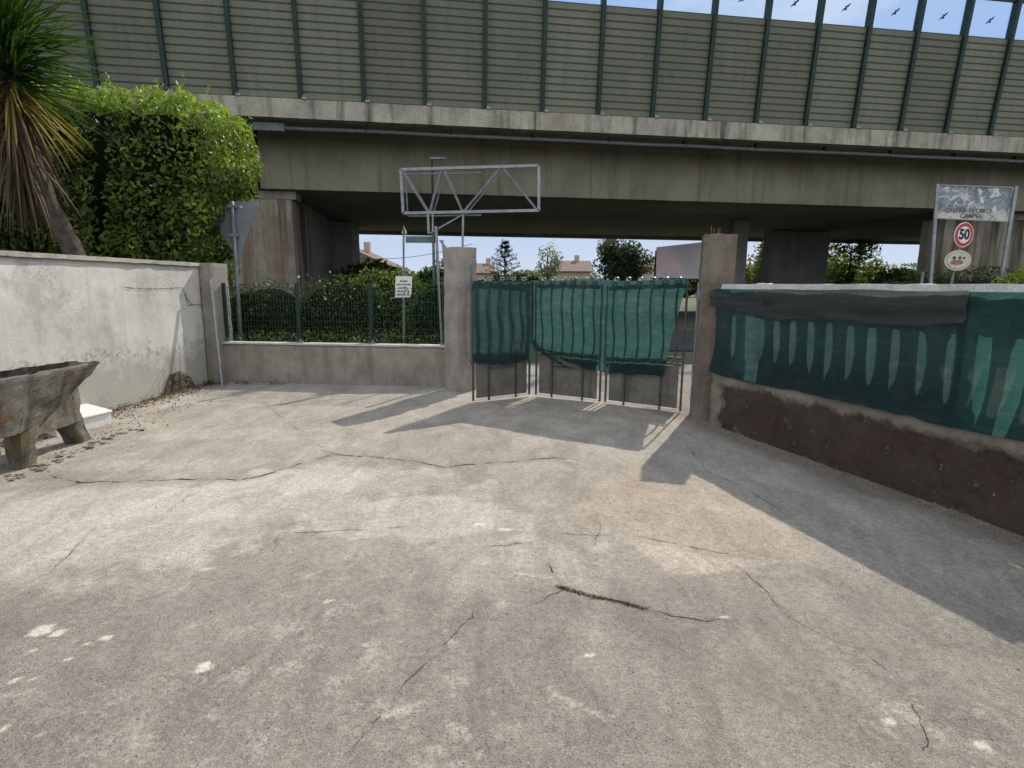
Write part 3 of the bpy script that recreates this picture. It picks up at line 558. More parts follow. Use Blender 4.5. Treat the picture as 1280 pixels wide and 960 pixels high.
# ------------------------------------------------------------------ concrete hopper and white box at the left
def hopmat():
    q = NT('mossy_old_concrete'); c = q.mix(q.ramp(q.noise(6, 6, .7), .35, .65), (.25, .235, .2), (.14, .13, .115))
    c = q.mix(q.ramp(q.noise(4, 5, .7, q.map((1.5, 1.5, .3))), .5, .66, 0, .8), c, (.07, .065, .058))
    c = q.mix(q.math('MULTIPLY', q.ramp(q.noise(5, 6, .75), .5, .62, 0, .75), q.ramp(q.sep()[2], .5, .3)), c, (.15, .12, .05))
    c = q.mix(q.ramp(q.noise(3.3, 4, .6), .58, .68, 0, .7), c, (.16, .075, .03)); q.base(c, .95, 0, .1); q.bump(q.math('ADD', q.noise(40, 5, .75), q.noise(9, 4)), .02); return q.m
hop = empty('concrete_hopper', (-4.5, 4.6, 0), 'old mossy concrete trough with pointed lip standing on two stub legs by the white wall', 'trough'); hm = hopmat()
zr = .84
r_tip, r_f, r_b = G(124, 453, zr), G(42, 468, zr - .01), G(36, 459, zr)
dn = (r_f - r_tip); dn.normalize(); far_f = r_f + V((-.15, -1.5, 0)); far_b = r_b + V((-.15, -1.2, 0)); tipb = r_tip + V((-.28, .02, 0))
bF, bT = V((-4.18, 4.60, .34)), V((-4.30, 4.99, .34)); bFf, bTb = V((-4.28, 3.5, .34)), V((-4.62, 5.02, .34)); bB = V((-4.7, 3.5, .34))
th = .035
def shell(mb, a, b, c, d, n):  # wall slab between rim a-b and base c-d, thickness n
    mb.hexa([c, d, V(d) + n, V(c) + n], [a, b, V(b) + n, V(a) + n])
def rslab(a, b, c, d, n): return rough([c, d, V(d) + n, V(c) + n], [a, b, V(b) + n, V(a) + n], .04, .013, 9, .014)
inn = V((-.04, .0, .0))
rslab(r_f, r_tip, bF, bT, V((-.075, .0, .01))).build('side_wall', hm, hop)
rslab(far_f, r_f + V((.002, 0, 0)), bFf, bF, V((-.05, .01, .01))).build('side_wall', hm, hop)
rslab(tipb, r_tip + V((0, .003, 0)), bTb, bT, V((0, -.075, .01))).build('end_wall', hm, hop)
rslab(far_b, tipb, bB, bTb, V((.05, 0, .01))).build('side_wall', hm, hop)
rough([bF, bT, bTb, bB + V((0, 1, 0))][::1], [p + V((0, 0, .05)) for p in (bF, bT, bTb, bB + V((0, 1, 0)))], .06, .01, 8).build('trough_floor', hm, hop)
for (cx, cy, sx, sy, lean) in ((-4.33, 4.74, .13, .17, .05), (-4.47, 5.60, .16, .15, -.10)):
    tp = rot4(cx + (.03 if lean > 0 else .07), cy + lean * (1 if lean > 0 else 3.4), sx * 1.2, sy * 1.5, .1, .50 if lean > 0 else .56)
    rough(rot4(cx, cy, sx, sy, .1, -.06), tp, .05, .016, 9, .012).build('leg', hm, hop)
# sloped foot joining the legs
rough([V((-4.50, 4.85, .24)), V((-4.28, 4.80, .24)), V((-4.33, 5.50, .24)), V((-4.52, 5.50, .24))], [V((-4.60, 4.85, .5)), V((-4.30, 4.80, .36)), V((-4.34, 5.52, .62)), V((-4.6, 5.52, .62))], .06, .014, 8, .01).build('support_beam', hm, hop)
# second long leg out at the near end keeps the trough standing
rough(rot4(-4.4, 3.6, .2, .18, .1, -.06), rot4(-4.42, 3.6, .26, .24, .1, .36), .06, .014, 9, .01).build('leg', hm, hop)
bx = empty('white_box', (-4.85, 6.4, 0), 'shallow white plastic box with flat lid behind the concrete trough', 'box'); wm = plain('white_plastic', (.8, .79, .76), .5, 0, .12, 5)
rzb = math.radians(50)
q0, q1, q2 = G(104, 521, .155), G(141, 512.5, .155), G(104, 503, .155); q3 = q0 + (q2 - q1)
q0 = q1 + (q0 - q1) * 1.9; q3 = q0 + (q2 - q1)
cen = (q0 + q1 + q2 + q3) / 4
sh = lambda p, k, z: V((cen.x + (p.x - cen.x) * k, cen.y + (p.y - cen.y) * k, z))
MB().hexa([sh(p, .93, -.02) for p in (q0, q1, q2, q3)], [sh(p, .95, .128) for p in (q0, q1, q2, q3)]).build('box_body', wm, bx, bevel=.01)
MB().hexa([sh(p, 1, .13) for p in (q0, q1, q2, q3)], [sh(p, .99, .158) for p in (q0, q1, q2, q3)]).build('lid', wm, bx, bevel=.008)
# ------------------------------------------------------------------ viaduct
va, vb = 22.2, .155; dV = V((1, vb, 0)).normalized(); nV = V((-dV.y, dV.x, 0))  # along, away from camera
O = V((0, va, 0))
def vp(s, o, z): return O + dV * s + nV * o + V((0, 0, z))
def vbox(s0, s1, o0, o1, z0, z1, seg=None):
    b = [vp(s0, o0, z0), vp(s1, o0, z0), vp(s1, o1, z0), vp(s0, o1, z0)]; t = [vp(s0, o0, z1), vp(s1, o0, z1), vp(s1, o1, z1), vp(s0, o1, z1)]
    return rough(b, t, seg, .015, 1.2, .01) if seg else MB().hexa(b, t)
vd = empty('viaduct', (0, 30, 0), 'long concrete road viaduct crossing behind the yard on broad piers', 'viaduct')
S0, S1 = -60, 75
vbox(S0, S1, 0, .45, 7.36, 8.0, .5).build('edge_beam', M['fascia'], vd)
vbox(S0, S1, .46, 20.5, 7.45, 7.75).build('deck_slab', M['viaduct'], vd)
vbox(S0, S1, 20.52, 20.9, 6.9, 8.0).build('edge_beam', M['fascia'], vd)
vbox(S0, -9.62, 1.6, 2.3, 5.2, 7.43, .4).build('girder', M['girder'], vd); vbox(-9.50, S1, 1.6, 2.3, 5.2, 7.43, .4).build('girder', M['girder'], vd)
vbox(S0, S1, 18.7, 19.4, 5.05, 7.43).build('girder', M['soffit'], vd)
vbox(S0, S1, 2.32, 18.68, 5.26, 5.40).build('soffit_slab', M['soffit'], vd)
vbox(-10.0, -9.2, 1.9, 2.4, 5.3, 7.3).build('expansion_joint', plain('black_joint', (.02, .02, .02), 1), vd)
# drain stain strip and fascia stains are in the material; conduit below the edge beam
mb = MB(); mb.tube([vp(s, -.02 + .5, 7.14 + .012 * math.sin(s)) for s in np.arange(-60, 76, 2.5)], .075, 8); cd = mb.build('conduit', M['oldgalv'], vd, smooth=True)
mb = MB(); mb.box(vp(-8.75, .45, 7.14), (1.05, .2, .26), math.atan2(dV.y, dV.x)); mb.build('junction_box', M['oldgalv'], vd)
for s in np.arange(-24, 36, 3.1): MB().box(vp(s, .5, 7.24), (.05, .2, .22), 0.15).build('conduit_bracket', M['darkmetal'], vd)
def pier(s0, s1, o0, o1, z1=4.86, mat='pier'): return vbox(s0, s1, o0, o1, -.2, z1, .4).build('pier', M[mat], vd)
pier(-12.5, -8.45, 1.9, 5.4); pier(-13.0, -7.5, 12.5, 16.5, 5.2, 'soffit'); pier(-12.4, -8.6, 5.42, 12.48, 5.2, 'soffit')
for s in (-11.8, -9.0): vbox(s - .7, s + .7, 1.95, 2.9, 4.88, 5.18).build('bearing', M['viaduct'], vd)
pr_s = 21.3
pier(21.2, 26.0, 2.2, 3.5); pier(19.0, 23.2, 12.6, 13.5, 5.2, 'soffit'); pier(13.4, 14.3, 7.5, 8.1, 5.2, 'soffit')
pier(36, 40, 2.2, 6); pier(-42, -38, 2.2, 6); pier(34, 40, 12, 16, 5.04, 'soffit')
for s in (22.2, 25.0): vbox(s - .6, s + .6, 2.25, 3.1, 4.88, 5.18).build('bearing', M['viaduct'], vd)
# ------------------------------------------------------------------ noise barrier
nb = empty('noise_barrier', (0, 22.4, 8.0), 'grey-green ribbed noise barrier with clear upper panes on the viaduct edge', 'noise barrier')
lean = math.radians(5.5)
def bp(s, o, z): return vp(s, .22 + o - (z - 8.0) * math.sin(lean), 8.0 + (z - 8.0) * math.cos(lean))
def panelmat():
    q = NT('ribbed_aluminium_panel'); c = q.mix(q.ramp(q.noise(.35, 5, .6), .3, .7), (.155, .168, .13), (.20, .21, .16))
    c = q.mix(q.ramp(q.noise(5, 6, .7, q.map((1, 1, 3))), .4, .75, 0, .35), c, (.09, .105, .095)); c = q.mix(q.ramp(q.noise(1.5, 6, .7, q.map((2, 2, .12))), .5, .7, 0, .35), c, (.07, .078, .062))
    oi = q.n('ShaderNodeObjectInfo').outputs['Random']; k_ = q.ramp(oi, 0, 1, .84, 1.14); c = q.mix(1., c, q.n('ShaderNodeCombineColor', Red=k_, Green=k_, Blue=k_).outputs[0], 'MULTIPLY'); q.base(c, .6, .1, .3); return q.m
pm = panelmat(); seamM = plain('panel_seam', (.06, .075, .065), .7); clr = NT('clear_pane')
tp = clr.n('ShaderNodeBsdfTransparent'); tp.inputs[0].default_value = (.93, .965, .98, 1); gl = clr.n('ShaderNodeBsdfGlossy'); gl.inputs['Roughness'].default_value = .05
m2 = clr.n('ShaderNodeMixShader'); m2.inputs[0].default_value = .05; clr.t.links.new(tp.outputs[0], m2.inputs[1]); clr.t.links.new(gl.outputs[0], m2.inputs[2]); clr.t.links.new(m2.outputs[0], clr.out.inputs[0])
sp0 = -3.0 * 0; SPC = 2.17; base_s = 1.10 * math.hypot(1, vb); blk = plain('bird_film', (.05, .055, .07), .6)
ZP, ZT = 11.72, 13.05
bird = [(-.02, .30), (.03, .12), (.10, .04), (.30, -.02), (.34, .0), (.12, -.08), (.05, -.14), (.03, -.30), (-.02, -.22), (-.05, -.14), (-.12, -.08), (-.34, -.10), (-.26, -.04), (-.10, .02), (-.05, .08)]
bird = [(-.34, -.26), (-.10, -.10), (-.02, -.16), (.04, -.10), (.02, .0), (.16, .10), (.30, .32), (.10, .20), (-.03, .10), (-.12, .12), (-.08, .02), (-.22, -.06)]
for i in range(-12, 18):
    s = base_s + i * SPC
    mb = MB(); b = []
    mb.hexa([bp(s - .075, -.17, 7.98), bp(s + .075, -.17, 7.98), bp(s + .075, .12, 7.98), bp(s - .075, .12, 7.98)], [bp(s - .075, -.17, ZT + .1), bp(s + .075, -.17, ZT + .1), bp(s + .075, .12, ZT + .1), bp(s - .075, .12, ZT + .1)])
    po = mb.build('barrier_post', M['green_post'], nb)
    mb = MB(); mb.box(bp(s + .14, -.2, 8.03), (.16, .12, .05), .15); [mb.tube([bp(s + dx, -.21, 8.0), bp(s + dx, -.21, 8.13)], .018, 6) for dx in (.1, .18)]; mb.build('base_plate', M['galv'], po)
    n = 15; hh = (ZP - 8.04) / n; mb = MB(); vs = []; s0, s1 = s + .055, s + SPC - .055
    prof = []
    for k in range(n):
        z0 = 8.04 + k * hh; prof += [(z0 + .0, .0), (z0 + .03, .0), (z0 + .035, -.022), (z0 + hh - .008, -.022)]
    prof += [(ZP, .0)]
    for z, o in prof: vs += [bp(s0, o, z), bp(s1, o, z)]
    fs = [(2 * k, 2 * k + 1, 2 * k + 3, 2 * k + 2) for k in range(len(prof) - 1)]
    for z, o in prof[::-1]: vs += [bp(s0, .1, z), bp(s1, .1, z)]
    m0 = len(prof) * 2; fs += [(m0 + 2 * k, m0 + 2 * k + 1, m0 + 2 * k + 3, m0 + 2 * k + 2) for k in range(len(prof) - 1)] + [(m0 - 2, m0 - 1, m0 + 1, m0), (0, 1, len(vs) - 1, len(vs) - 2)]
    mb.add(vs, fs); pa = mb.build('acoustic_panel', pm, nb)
    mb = MB()
    for k in range(n):
        z0 = 8.04 + k * hh; mb.hexa([bp(s0, -.026, z0 + hh - .018), bp(s1, -.026, z0 + hh - .018), bp(s1, -.005, z0 + hh - .018), bp(s0, -.005, z0 + hh - .018)], [bp(s0, -.026, z0 + hh + .010), bp(s1, -.026, z0 + hh + .010), bp(s1, -.005, z0 + hh + .010), bp(s0, -.005, z0 + hh + .010)])
    mb.build('panel_seams', seamM, pa)
    mb = MB(); mb.hexa([bp(s0, -.01, ZP + .02), bp(s1, -.01, ZP + .02), bp(s1, .01, ZP + .02), bp(s0, .01, ZP + .02)], [bp(s0, -.01, ZT), bp(s1, -.01, ZT), bp(s1, .01, ZT), bp(s0, .01, ZT)]); cp_ = mb.build('clear_pane', clr.m, nb)
    mb = MB(); cx, cz = s + SPC * .5, ZP + .60; mb.prism([bp(cx + a * .6, -.03, cz + b * .6) for a, b in bird], nV * .008); mb.build('bird_silhouette', blk, cp_)
    mb = MB(); mb.hexa([bp(s0, -.05, ZT), bp(s1, -.05, ZT), bp(s1, .05, ZT), bp(s0, .05, ZT)], [bp(s0, -.05, ZT + .12), bp(s1, -.05, ZT + .12), bp(s1, .05, ZT + .12), bp(s0, .05, ZT + .12)]); mb.build('top_rail', M['green_post'], nb)
    mb = MB(); mb.hexa([bp(s0, -.01, ZT + .13), bp(s1, -.01, ZT + .13), bp(s1, .01, ZT + .13), bp(s0, .01, ZT + .13)], [bp(s0, -.01, ZT + 1.2), bp(s1, -.01, ZT + 1.2), bp(s1, .01, ZT + 1.2), bp(s0, .01, ZT + 1.2)])
    mb.build('clear_pane', clr.m, nb)
    mb = MB(); mb.hexa([bp(s - .07, -.1, ZT + .11), bp(s + .07, -.1, ZT + .11), bp(s + .07, .1, ZT + .11), bp(s - .07, .1, ZT + .11)], [bp(s - .07, -.1, ZT + 1.25), bp(s + .07, -.1, ZT + 1.25), bp(s + .07, .1, ZT + 1.25), bp(s - .07, .1, ZT + 1.25)]); mb.build('post_extension', M['green_post'], po)
# ------------------------------------------------------------------ truss sign frame
TY = 14.0
tf = empty('truss_frame', at(560, 430, TY) * 1, 'empty grey steel lattice sign frame raised on posts behind the left gate pillar', 'sign frame'); tf.location.z = 0
def T(px, py, dy=0.): return at(px, py, TY) + V((0, dy, 0))
fr = [(501, 212), (673.5, 207), (673.5, 263), (504, 266.5)]
for a, b in ((0, 1), (1, 2), (2, 3), (3, 0)): MB().bar(T(*fr[a]), T(*fr[b]), .065).build('chord', M['galv'], tf)
zz = [((503, 214), (535, 265)), ((552, 211), (537, 265)), ((554, 211), (578, 264)), ((626, 209), (580, 264)), ((628, 209), (671, 262))]
mb = MB()
for a, b in zz: mb.bar(T(*a, .01), T(*b, .01), .05)
mb.build('lattice', M['oldgalv'], tf)
D = .6; mb = MB()
for a, b in zz[:4]: mb.bar(T(*a, D), T(*b, D), .03)
for a, b in (((501, 212), (600, 209.5)), ((504, 266.5), (600, 265)), ((501, 212), (504, 266.5))): mb.bar(T(*a, D), T(*b, D), .035)
for p in fr[:1] + fr[3:] + [(553, 211), (579, 264), (536, 265.5)]: mb.bar(T(*p, .03), T(*p, D - .02), .03)
mb.build('rear_lattice', M['oldgalv'], tf)
for x0, y0, x1, y1, w_ in ((535, 268, 536, 292, .04), (541, 268, 541, 290, .03), (545, 283, 548, 345, .045), (553, 300, 557, 345, .035), (579, 268, 577.5, 430, .035)):
    p, q = T(x0, y0), T(x1, min(y1, 345)); MB().bar(p, q, w_ * 1.35).build('leg', M['galv'], tf)
MB().bar(T(537, 291.5, .05), T(577, 268.5, .05), .035).build('brace', M['galv'], tf)
for px in (539, 543.5):
    p = T(px, 287, .3); MB().bar(p, V((p.x, p.y, -.1)), .05).build('post', M['oldgalv'], tf)
MB().bar(T(549, 300, .1), T(566, 320, .1), .04).build('brace', M['galv'], tf)
for px_ in (548, 557, 578): p = T(px_, 344); MB().bar(p + V((0, .06, 0)), V((p.x, p.y + .06, -.1)), .05).build('leg', M['oldgalv'], tf)
MB().box((T(523, 298).x, TY + .35, T(523, 298).z), (.75, .04, .16)).build('cross_panel', plain('blue_grey_panel', (.2, .25, .3), .6), tf)
mb = MB(); mb.tube([at(546.5, 320, 9.55), at(551, 408, 9.55), V((at(551, 408, 9.55).x + .03, 9.55, -.08))], .018, 6); top(mb, 'slim_post', M['galv'], 'slim pale grey rod standing behind the mesh fence beside the left gate pillar', 'post', (at(551, 408, 9.55).x, 9.55, 0))
# ------------------------------------------------------------------ yield sign from behind
YS = 10.4; ys_ = empty('road_sign', V((at(297, 350, YS).x, YS, 0)), 'bare grey back of a triangular give-way sign on a pole beside the hedge', 'road sign')
pb = at(301, 428, YS); pt = at(290, 254, YS); pb = pb + (pb - pt) * .38
MB().tube([pb, pt + (pt - pb) * .01], .035, 12).build('pole', M['oldgalv'], ys_, smooth=True)
tri = [at(254, 252, YS), at(319, 251, YS), at(321, 256, YS), at(299, 318, YS), at(292, 318, YS), at(252, 257, YS)]
MB().prism([p + V((0, .06, 0)) for p in tri], (0, .012, 0)).build('sign_plate', plain('sign_back_grey', (.24, .27, .31), .5, .3, .15, 3), ys_)
for py in (258, 294):
    c = at(290 + (py - 254) * .06, py, YS); MB().box(c + V((0, .01, 0)), (.16, .09, .045)).build('clamp', M['galv'], ys_)
MB().box(at(300, 258, YS) + V((0, .052, 0)), (.06, .006, .03)).build('sticker', M['whitepaint'], ys_)
# ------------------------------------------------------------------ white notice
NY = 9.9; pn = at(502.5, 360, NY); ns = empty('notice_sign', (pn.x, NY, 0), 'small white handwritten notice on a thin grey pole behind the mesh fence', 'sign')
MB().tube([(pn.x - .02, NY + .02, -.1), at(504.5, 290, NY)], .017, 8).build('pole', M['oldgalv'], ns)
mb = MB(); tpn = at(505, 287, NY); mb.tube([tpn + V((0, 0, -.12)), tpn + V((.035, 0, -.05)), tpn + V((0, 0, .05)), tpn + V((-.03, 0, -.06))], .012, 6); mb.build('finial', M['whitepaint'], ns)
cr = [at(493.5, 372, NY - .02), at(512, 371.5, NY - .02), at(514.5, 367, NY - .02), at(515, 345.5, NY - .02), at(494.5, 345, NY - .02)]
MB().prism(cr, (0, .006, 0)).build('board', plain('notice_white', (.78, .8, .76), .6, 0, .1, 9), ns)
blkp = plain('black_paint', (.03, .03, .035), .7)
RX = Matrix.Rotation(math.pi / 2, 4, 'X')
for i, (tx, dx, szz) in enumerate([('AVVISO', .0, .04), ('NON TOCCARE', 0, .034), ('LA RETE', -.01, .04), ('MALTA', -.05, .04), ('GRAZIE', -.05, .04)]):
    c = at(504.5, 351.5 + i * 4.2, NY - .024); text_mesh(tx, szz, 'lettering', blkp, ns, Matrix.Translation(c + V((dx, 0, 0))) @ RX, .001)
MB().tube([at(*p, NY - .026) for p in [(505, 366), (508, 362), (511, 364), (511, 368), (508, 369), (510, 365)]], .006, 5).build('scribble', blkp, ns)
# ------------------------------------------------------------------ lamp post behind the truss
lx = at(540, 199, 15.5); lp = empty('lamp_post', (lx.x, 15.5, 0), 'thin dark lamp post with short arm seen through the lattice frame', 'lamp post')
MB().tube([(lx.x, 15.5, -.1), (lx.x, 15.5, lx.z)], .035, 8, .03).build('pole', M['darkmetal'], lp)
MB().box(lx + V((.16, 0, .02)), (.42, .1, .05)).build('lamp_head', M['oldgalv'], lp)
# ------------------------------------------------------------------ board, 50 sign, oval sign
BY = 16.5; c00, c10, c11, c01 = at(1168, 273, BY), at(1262, 277, BY), at(1269, 234.5, BY), at(1171, 231.5, BY)
sb = empty('billboard', V(((c00.x + c10.x) / 2, BY, 0)), 'peeling white and blue-grey advertising board on two posts at the right', 'billboard')
def peel():
    q = NT('peeling_board'); c = q.mix(q.ramp(q.noise(1.6, 5, .7), .42, .58), (.16, .19, .26), (.26, .29, .34)); c = q.mix(q.ramp(q.noise(4.2, 8, .75, dist=1.), .50, .60), c, (.72, .72, .72))
    c = q.mix(q.math('MULTIPLY', q.ramp(q.sep()[2], at(1215, 262, BY).z, at(1215, 268, BY).z), q.ramp(q.noise(7, 5, .7), .4, .5)), c, (.6, .58, .5)); q.base(c, .7); return q.m
MB().prism([c00, c10, c11, c01], (0, .03, 0)).build('board', peel(), sb)
for a, b in ((c00, c01), (c10, c11)):
    d = (b - a); g0 = a - d * ((a.z + .1) / d.z); mb = MB(); mb.bar(g0 + V((0, -.03, 0)), b + d * .03 + V((0, -.03, 0)), .09, .05); mb.build('post', M['galv'], sb)
MB().bar(c00 + V((.1, -.012, 0)), c10 + V((-.1, -.012, 0)), .03).build('frame_edge', M['galv'], sb); MB().bar(c01 + V((.1, -.012, 0)), c11 + V((-.1, -.012, 0)), .03).build('frame_edge', M['galv'], sb)
Mt = lambda px, py, Y_, rz=0., sx=1.: Matrix.Translation(at(px, py, Y_)) @ Matrix.Rotation(rz, 4, 'Z') @ RX @ Matrix.Diagonal((sx, 1, 1, 1))
fade = plain('faded_lettering', (.14, .14, .15), .8)
text_mesh('CARTINE  DI CARTA', .145, 'lettering', fade, sb, Mt(1211, 263.5, BY - .004, .0), .004)
text_mesh('CAMPO', .17, 'lettering', fade, sb, Mt(1213, 270, BY - .004), .004)
QY = 14.5; rz = math.radians(14); cs = at(1205, 293.5, QY)
rs = empty('road_sign', (cs.x, QY, 0), 'round 50 speed limit sign with red rim above the oval sign', 'road sign')
pc = cs + V((.02, .05, 0)); MB().tube([(cs.x - .28, QY + .05, -.1), (cs.x + .01, QY + .05, cs.z + .1)], .03, 10).build('pole', M['oldgalv'], rs)
def disc(c, r, rzz, n=40, sx=1., dep=.01, back=0.):
    ax = V((math.cos(rzz), math.sin(rzz), 0)); nn = V((-math.sin(rzz), math.cos(rzz), 0)); m = MB()
    return m.prism([c + nn * back + ax * math.cos(2 * math.pi * k / n) * r * sx + V((0, 0, math.sin(2 * math.pi * k / n) * r)) for k in range(n)], nn * dep)
red = plain('sign_red', (.5, .04, .06), .45, 0, .15, 4); wht = plain('sign_white', (.8, .8, .82), .45, 0, .1, 4)
disc(cs, .305, rz, dep=.012, back=0).build('rim_plate', wht, rs); disc(cs, .285, rz, dep=.003, back=-.004).build('red_ring', red, rs); disc(cs, .205, rz, dep=.003, back=-.008).build('sign_face', wht, rs)
text_mesh('50', .34, 'lettering', blkp, rs, Matrix.Translation(cs + V((math.sin(rz), -math.cos(rz), 0)) * .0095) @ Matrix.Rotation(rz, 4, 'Z') @ RX, .014)
co_ = at(1197.5, 325.5, QY - .05); os_ = empty('oval_sign', (co_.x, QY, co_.z - .3), 'cream oval sign with faded brown emblem below the 50 sign', 'sign')
disc(co_, .25, 0, sx=1.33, dep=.015).build('sign_plate', plain('cream_enamel', (.72, .7, .6), .5, 0, .2, 5), os_)
disc(co_, .215, 0, sx=1.36, dep=.003, back=-.004).build('inner_oval', plain('dark_outline', (.16, .15, .12), .6), os_)
disc(co_, .205, 0, sx=1.37, dep=.003, back=-.008).build('inner_field', plain('cream_field', (.68, .64, .52), .5, 0, .25, 8), os_)
mb = MB()
for dx, dz, r in ((-.11, .06, .045), (.03, .06, .04), (.14, .06, .03)): mb.v += []; d_ = disc(co_ + V((dx, 0, dz)), r, 0, 14, 1, .003, -.012); mb.add(d_.v, d_.f)
mb.build('emblem_marks', plain('emblem_dark', (.1, .08, .06), .7), os_)
d_ = disc(co_ + V((-.03, 0, -.05)), .06, 0, 24, 2.8, .003, -.012); d_.build('emblem_band', plain('emblem_brown', (.4, .22, .16), .7, 0, .5, 20), os_)
# bare stub pipe near board
mb = MB(); px_ = at(1153, 345, 13.5); mb.tube([(px_.x, 13.5, -.1), (px_.x, 13.5, px_.z + .1)], .03, 8); top(mb, 'marker_post', M['oldgalv'], 'short thin grey post behind the fence left of the billboard', 'post', (px_.x, 13.5, 0))
# ------------------------------------------------------------------ pink faded billboard left of the pillar
PY_ = 30; a, b, c, d = at(820, 347, PY_), at(900, 349, PY_), at(902, 300, PY_), at(821, 309, PY_)
pk_ = NT('faded_pink'); cc = pk_.mix(pk_.ramp(pk_.noise(.6, 4, .6), .45, .6), (.74, .58, .61), (.52, .50, .56)); pk_.base(cc, .6)
pb_ = empty('hoarding', V(((a.x + b.x) / 2, PY_, 0)), 'faded pink hoarding panel under the viaduct beside the brown gate pillar', 'hoarding')
MB().prism([a, b, c, d], (0, .08, 0)).build('panel', pk_.m, pb_)
for q in (a, b): MB().bar((q.x, PY_ + .15, -.1), (q.x, PY_ + .15, q.z + 1.4), .12).build('post', M['darkmetal'], pb_)
# ------------------------------------------------------------------ vegetation
def leaf_mesh(name, P, N, size, colA, colB, mat, parent, asp=.42, jitter=.9, bright=None, fold=.25, seed=1):
    r = np.random.default_rng(seed); n = len(P)
    d = r.normal(size=(n, 3)) * jitter + N; d /= np.linalg.norm(d, axis=1)[:, None] + 1e-9        # leaf normal
    t = r.normal(size=(n, 3)); t -= (t * d).sum(1)[:, None] * d; t /= np.linalg.norm(t, axis=1)[:, None] + 1e-9; b = np.cross(d, t)
    L = (size * r.uniform(.6, 1.35, n))[:, None]
    v = np.stack([P - t * L * .5, P + b * L * asp * .5 + d * L * fold * .2, P + t * L * .5 - d * L * .1, P - b * L * asp * .5 + d * L * fold * .2], 1)
    off = np.array(worldloc(parent)) if parent else 0
    v = (v - off).reshape(-1, 3).astype(np.float32)
    me = bpy.data.meshes.new(name); me.vertices.add(4 * n); me.vertices.foreach_set('co', v.ravel())
    k = np.arange(n) * 4; f = np.stack([k, k + 1, k + 2, k, k + 2, k + 3], 1).ravel().astype(np.int32)
    me.loops.add(6 * n); me.loops.foreach_set('vertex_index', f); me.polygons.add(2 * n); me.polygons.foreach_set('loop_start', np.arange(0, 6 * n, 3, dtype=np.int32)); me.update()
    m = r.random(n) if bright is None else np.clip(bright + r.normal(size=n) * .22, 0, 1)
    c = np.array(colA)[None] * (1 - m[:, None]) + np.array(colB)[None] * m[:, None]; c = c * r.uniform(.75, 1.2, (n, 1))
    c = np.concatenate([c, np.ones((n, 1))], 1); at_ = me.color_attributes.new('Col', 'FLOAT_COLOR', 'POINT'); at_.data.foreach_set('color', np.repeat(c, 4, 0).astype(np.float32).ravel())
    me.materials.append(mat); o = bpy.data.objects.new(name, me); o.parent = parent; col.objects.link(o); return o
def lump(p, freq, amp, seed):  # cheap 3-d value noise by summed sines
    r = np.random.default_rng(seed); t = 0
    for k in range(6):
        w_ = r.normal(size=3) * freq * (1 + k * .45); t = t + np.sin(p @ w_ + r.uniform(0, 6.3)) / (1 + k * .35)
    return t * amp / 3
def blob_points(n, c, rad, seed, depth=.25, flat=2.6, amp=.12, freq=2.2):
    r = np.random.default_rng(seed); d = r.normal(size=(n, 3)); d /= np.linalg.norm(d, axis=1)[:, None]
    sq = (np.abs(d) ** flat).sum(1) ** (-1 / flat)   # superellipsoid
    rr_ = sq * (1 - depth * r.random(n) ** 1.6); P = d * rr_[:, None] * np.array(rad); nr = d / np.array(rad); nr /= np.linalg.norm(nr, axis=1)[:, None]
    k = lump(P + np.array(c), freq, amp, seed + 5); P = P + nr * k[:, None]
    return P + np.array(c), nr, k
def bush(name, c, rad, n, size, cA, cB, label, cat, group=None, seed=1, trunk=True, flat=2.4, depth=.3, amp=.15, freq=2.2, core=.72, base=None, mat='leaf', parts='foliage'):
    base = base if base is not None else (c[0], c[1], 0); e_ = empty(name, base, label, cat, group)
    P, N, k = blob_points(n, c, rad, seed, depth, flat, amp, freq); keep = P[:, 2] > .02; P, N, k = P[keep], N[keep], k[keep]
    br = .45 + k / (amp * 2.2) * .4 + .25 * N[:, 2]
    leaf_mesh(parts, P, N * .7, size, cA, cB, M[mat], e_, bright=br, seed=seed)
    if core:
        bm = bmesh.new(); bmesh.ops.create_icosphere(bm, subdivisions=4, radius=1); mb = MB()
        for v in bm.verts:
            d = np.array(v.co); s_ = (np.abs(d) ** flat).sum() ** (-1 / flat); p = d * s_ * np.array(rad) * core + np.array(c)
            p = p + d * float(lump(p[None], freq, amp, seed + 5)[0]); mb.v.append(tuple(p))
        mb.f = [tuple(v.index for v in f.verts) for f in bm.faces]; bm.free(); mb.build('dark_core', M['shade_core'], e_, smooth=True)  # solid dark core added inside the leaves so light is blocked
    if trunk: MB().tube([(base[0], base[1], base[2] - .1), (c[0] + .03, c[1], c[2] * .6), (c[0], c[1], c[2])], .07 * max(rad[0], .8), 8, .03).build('trunk', M['bark'], e_)
    return e_
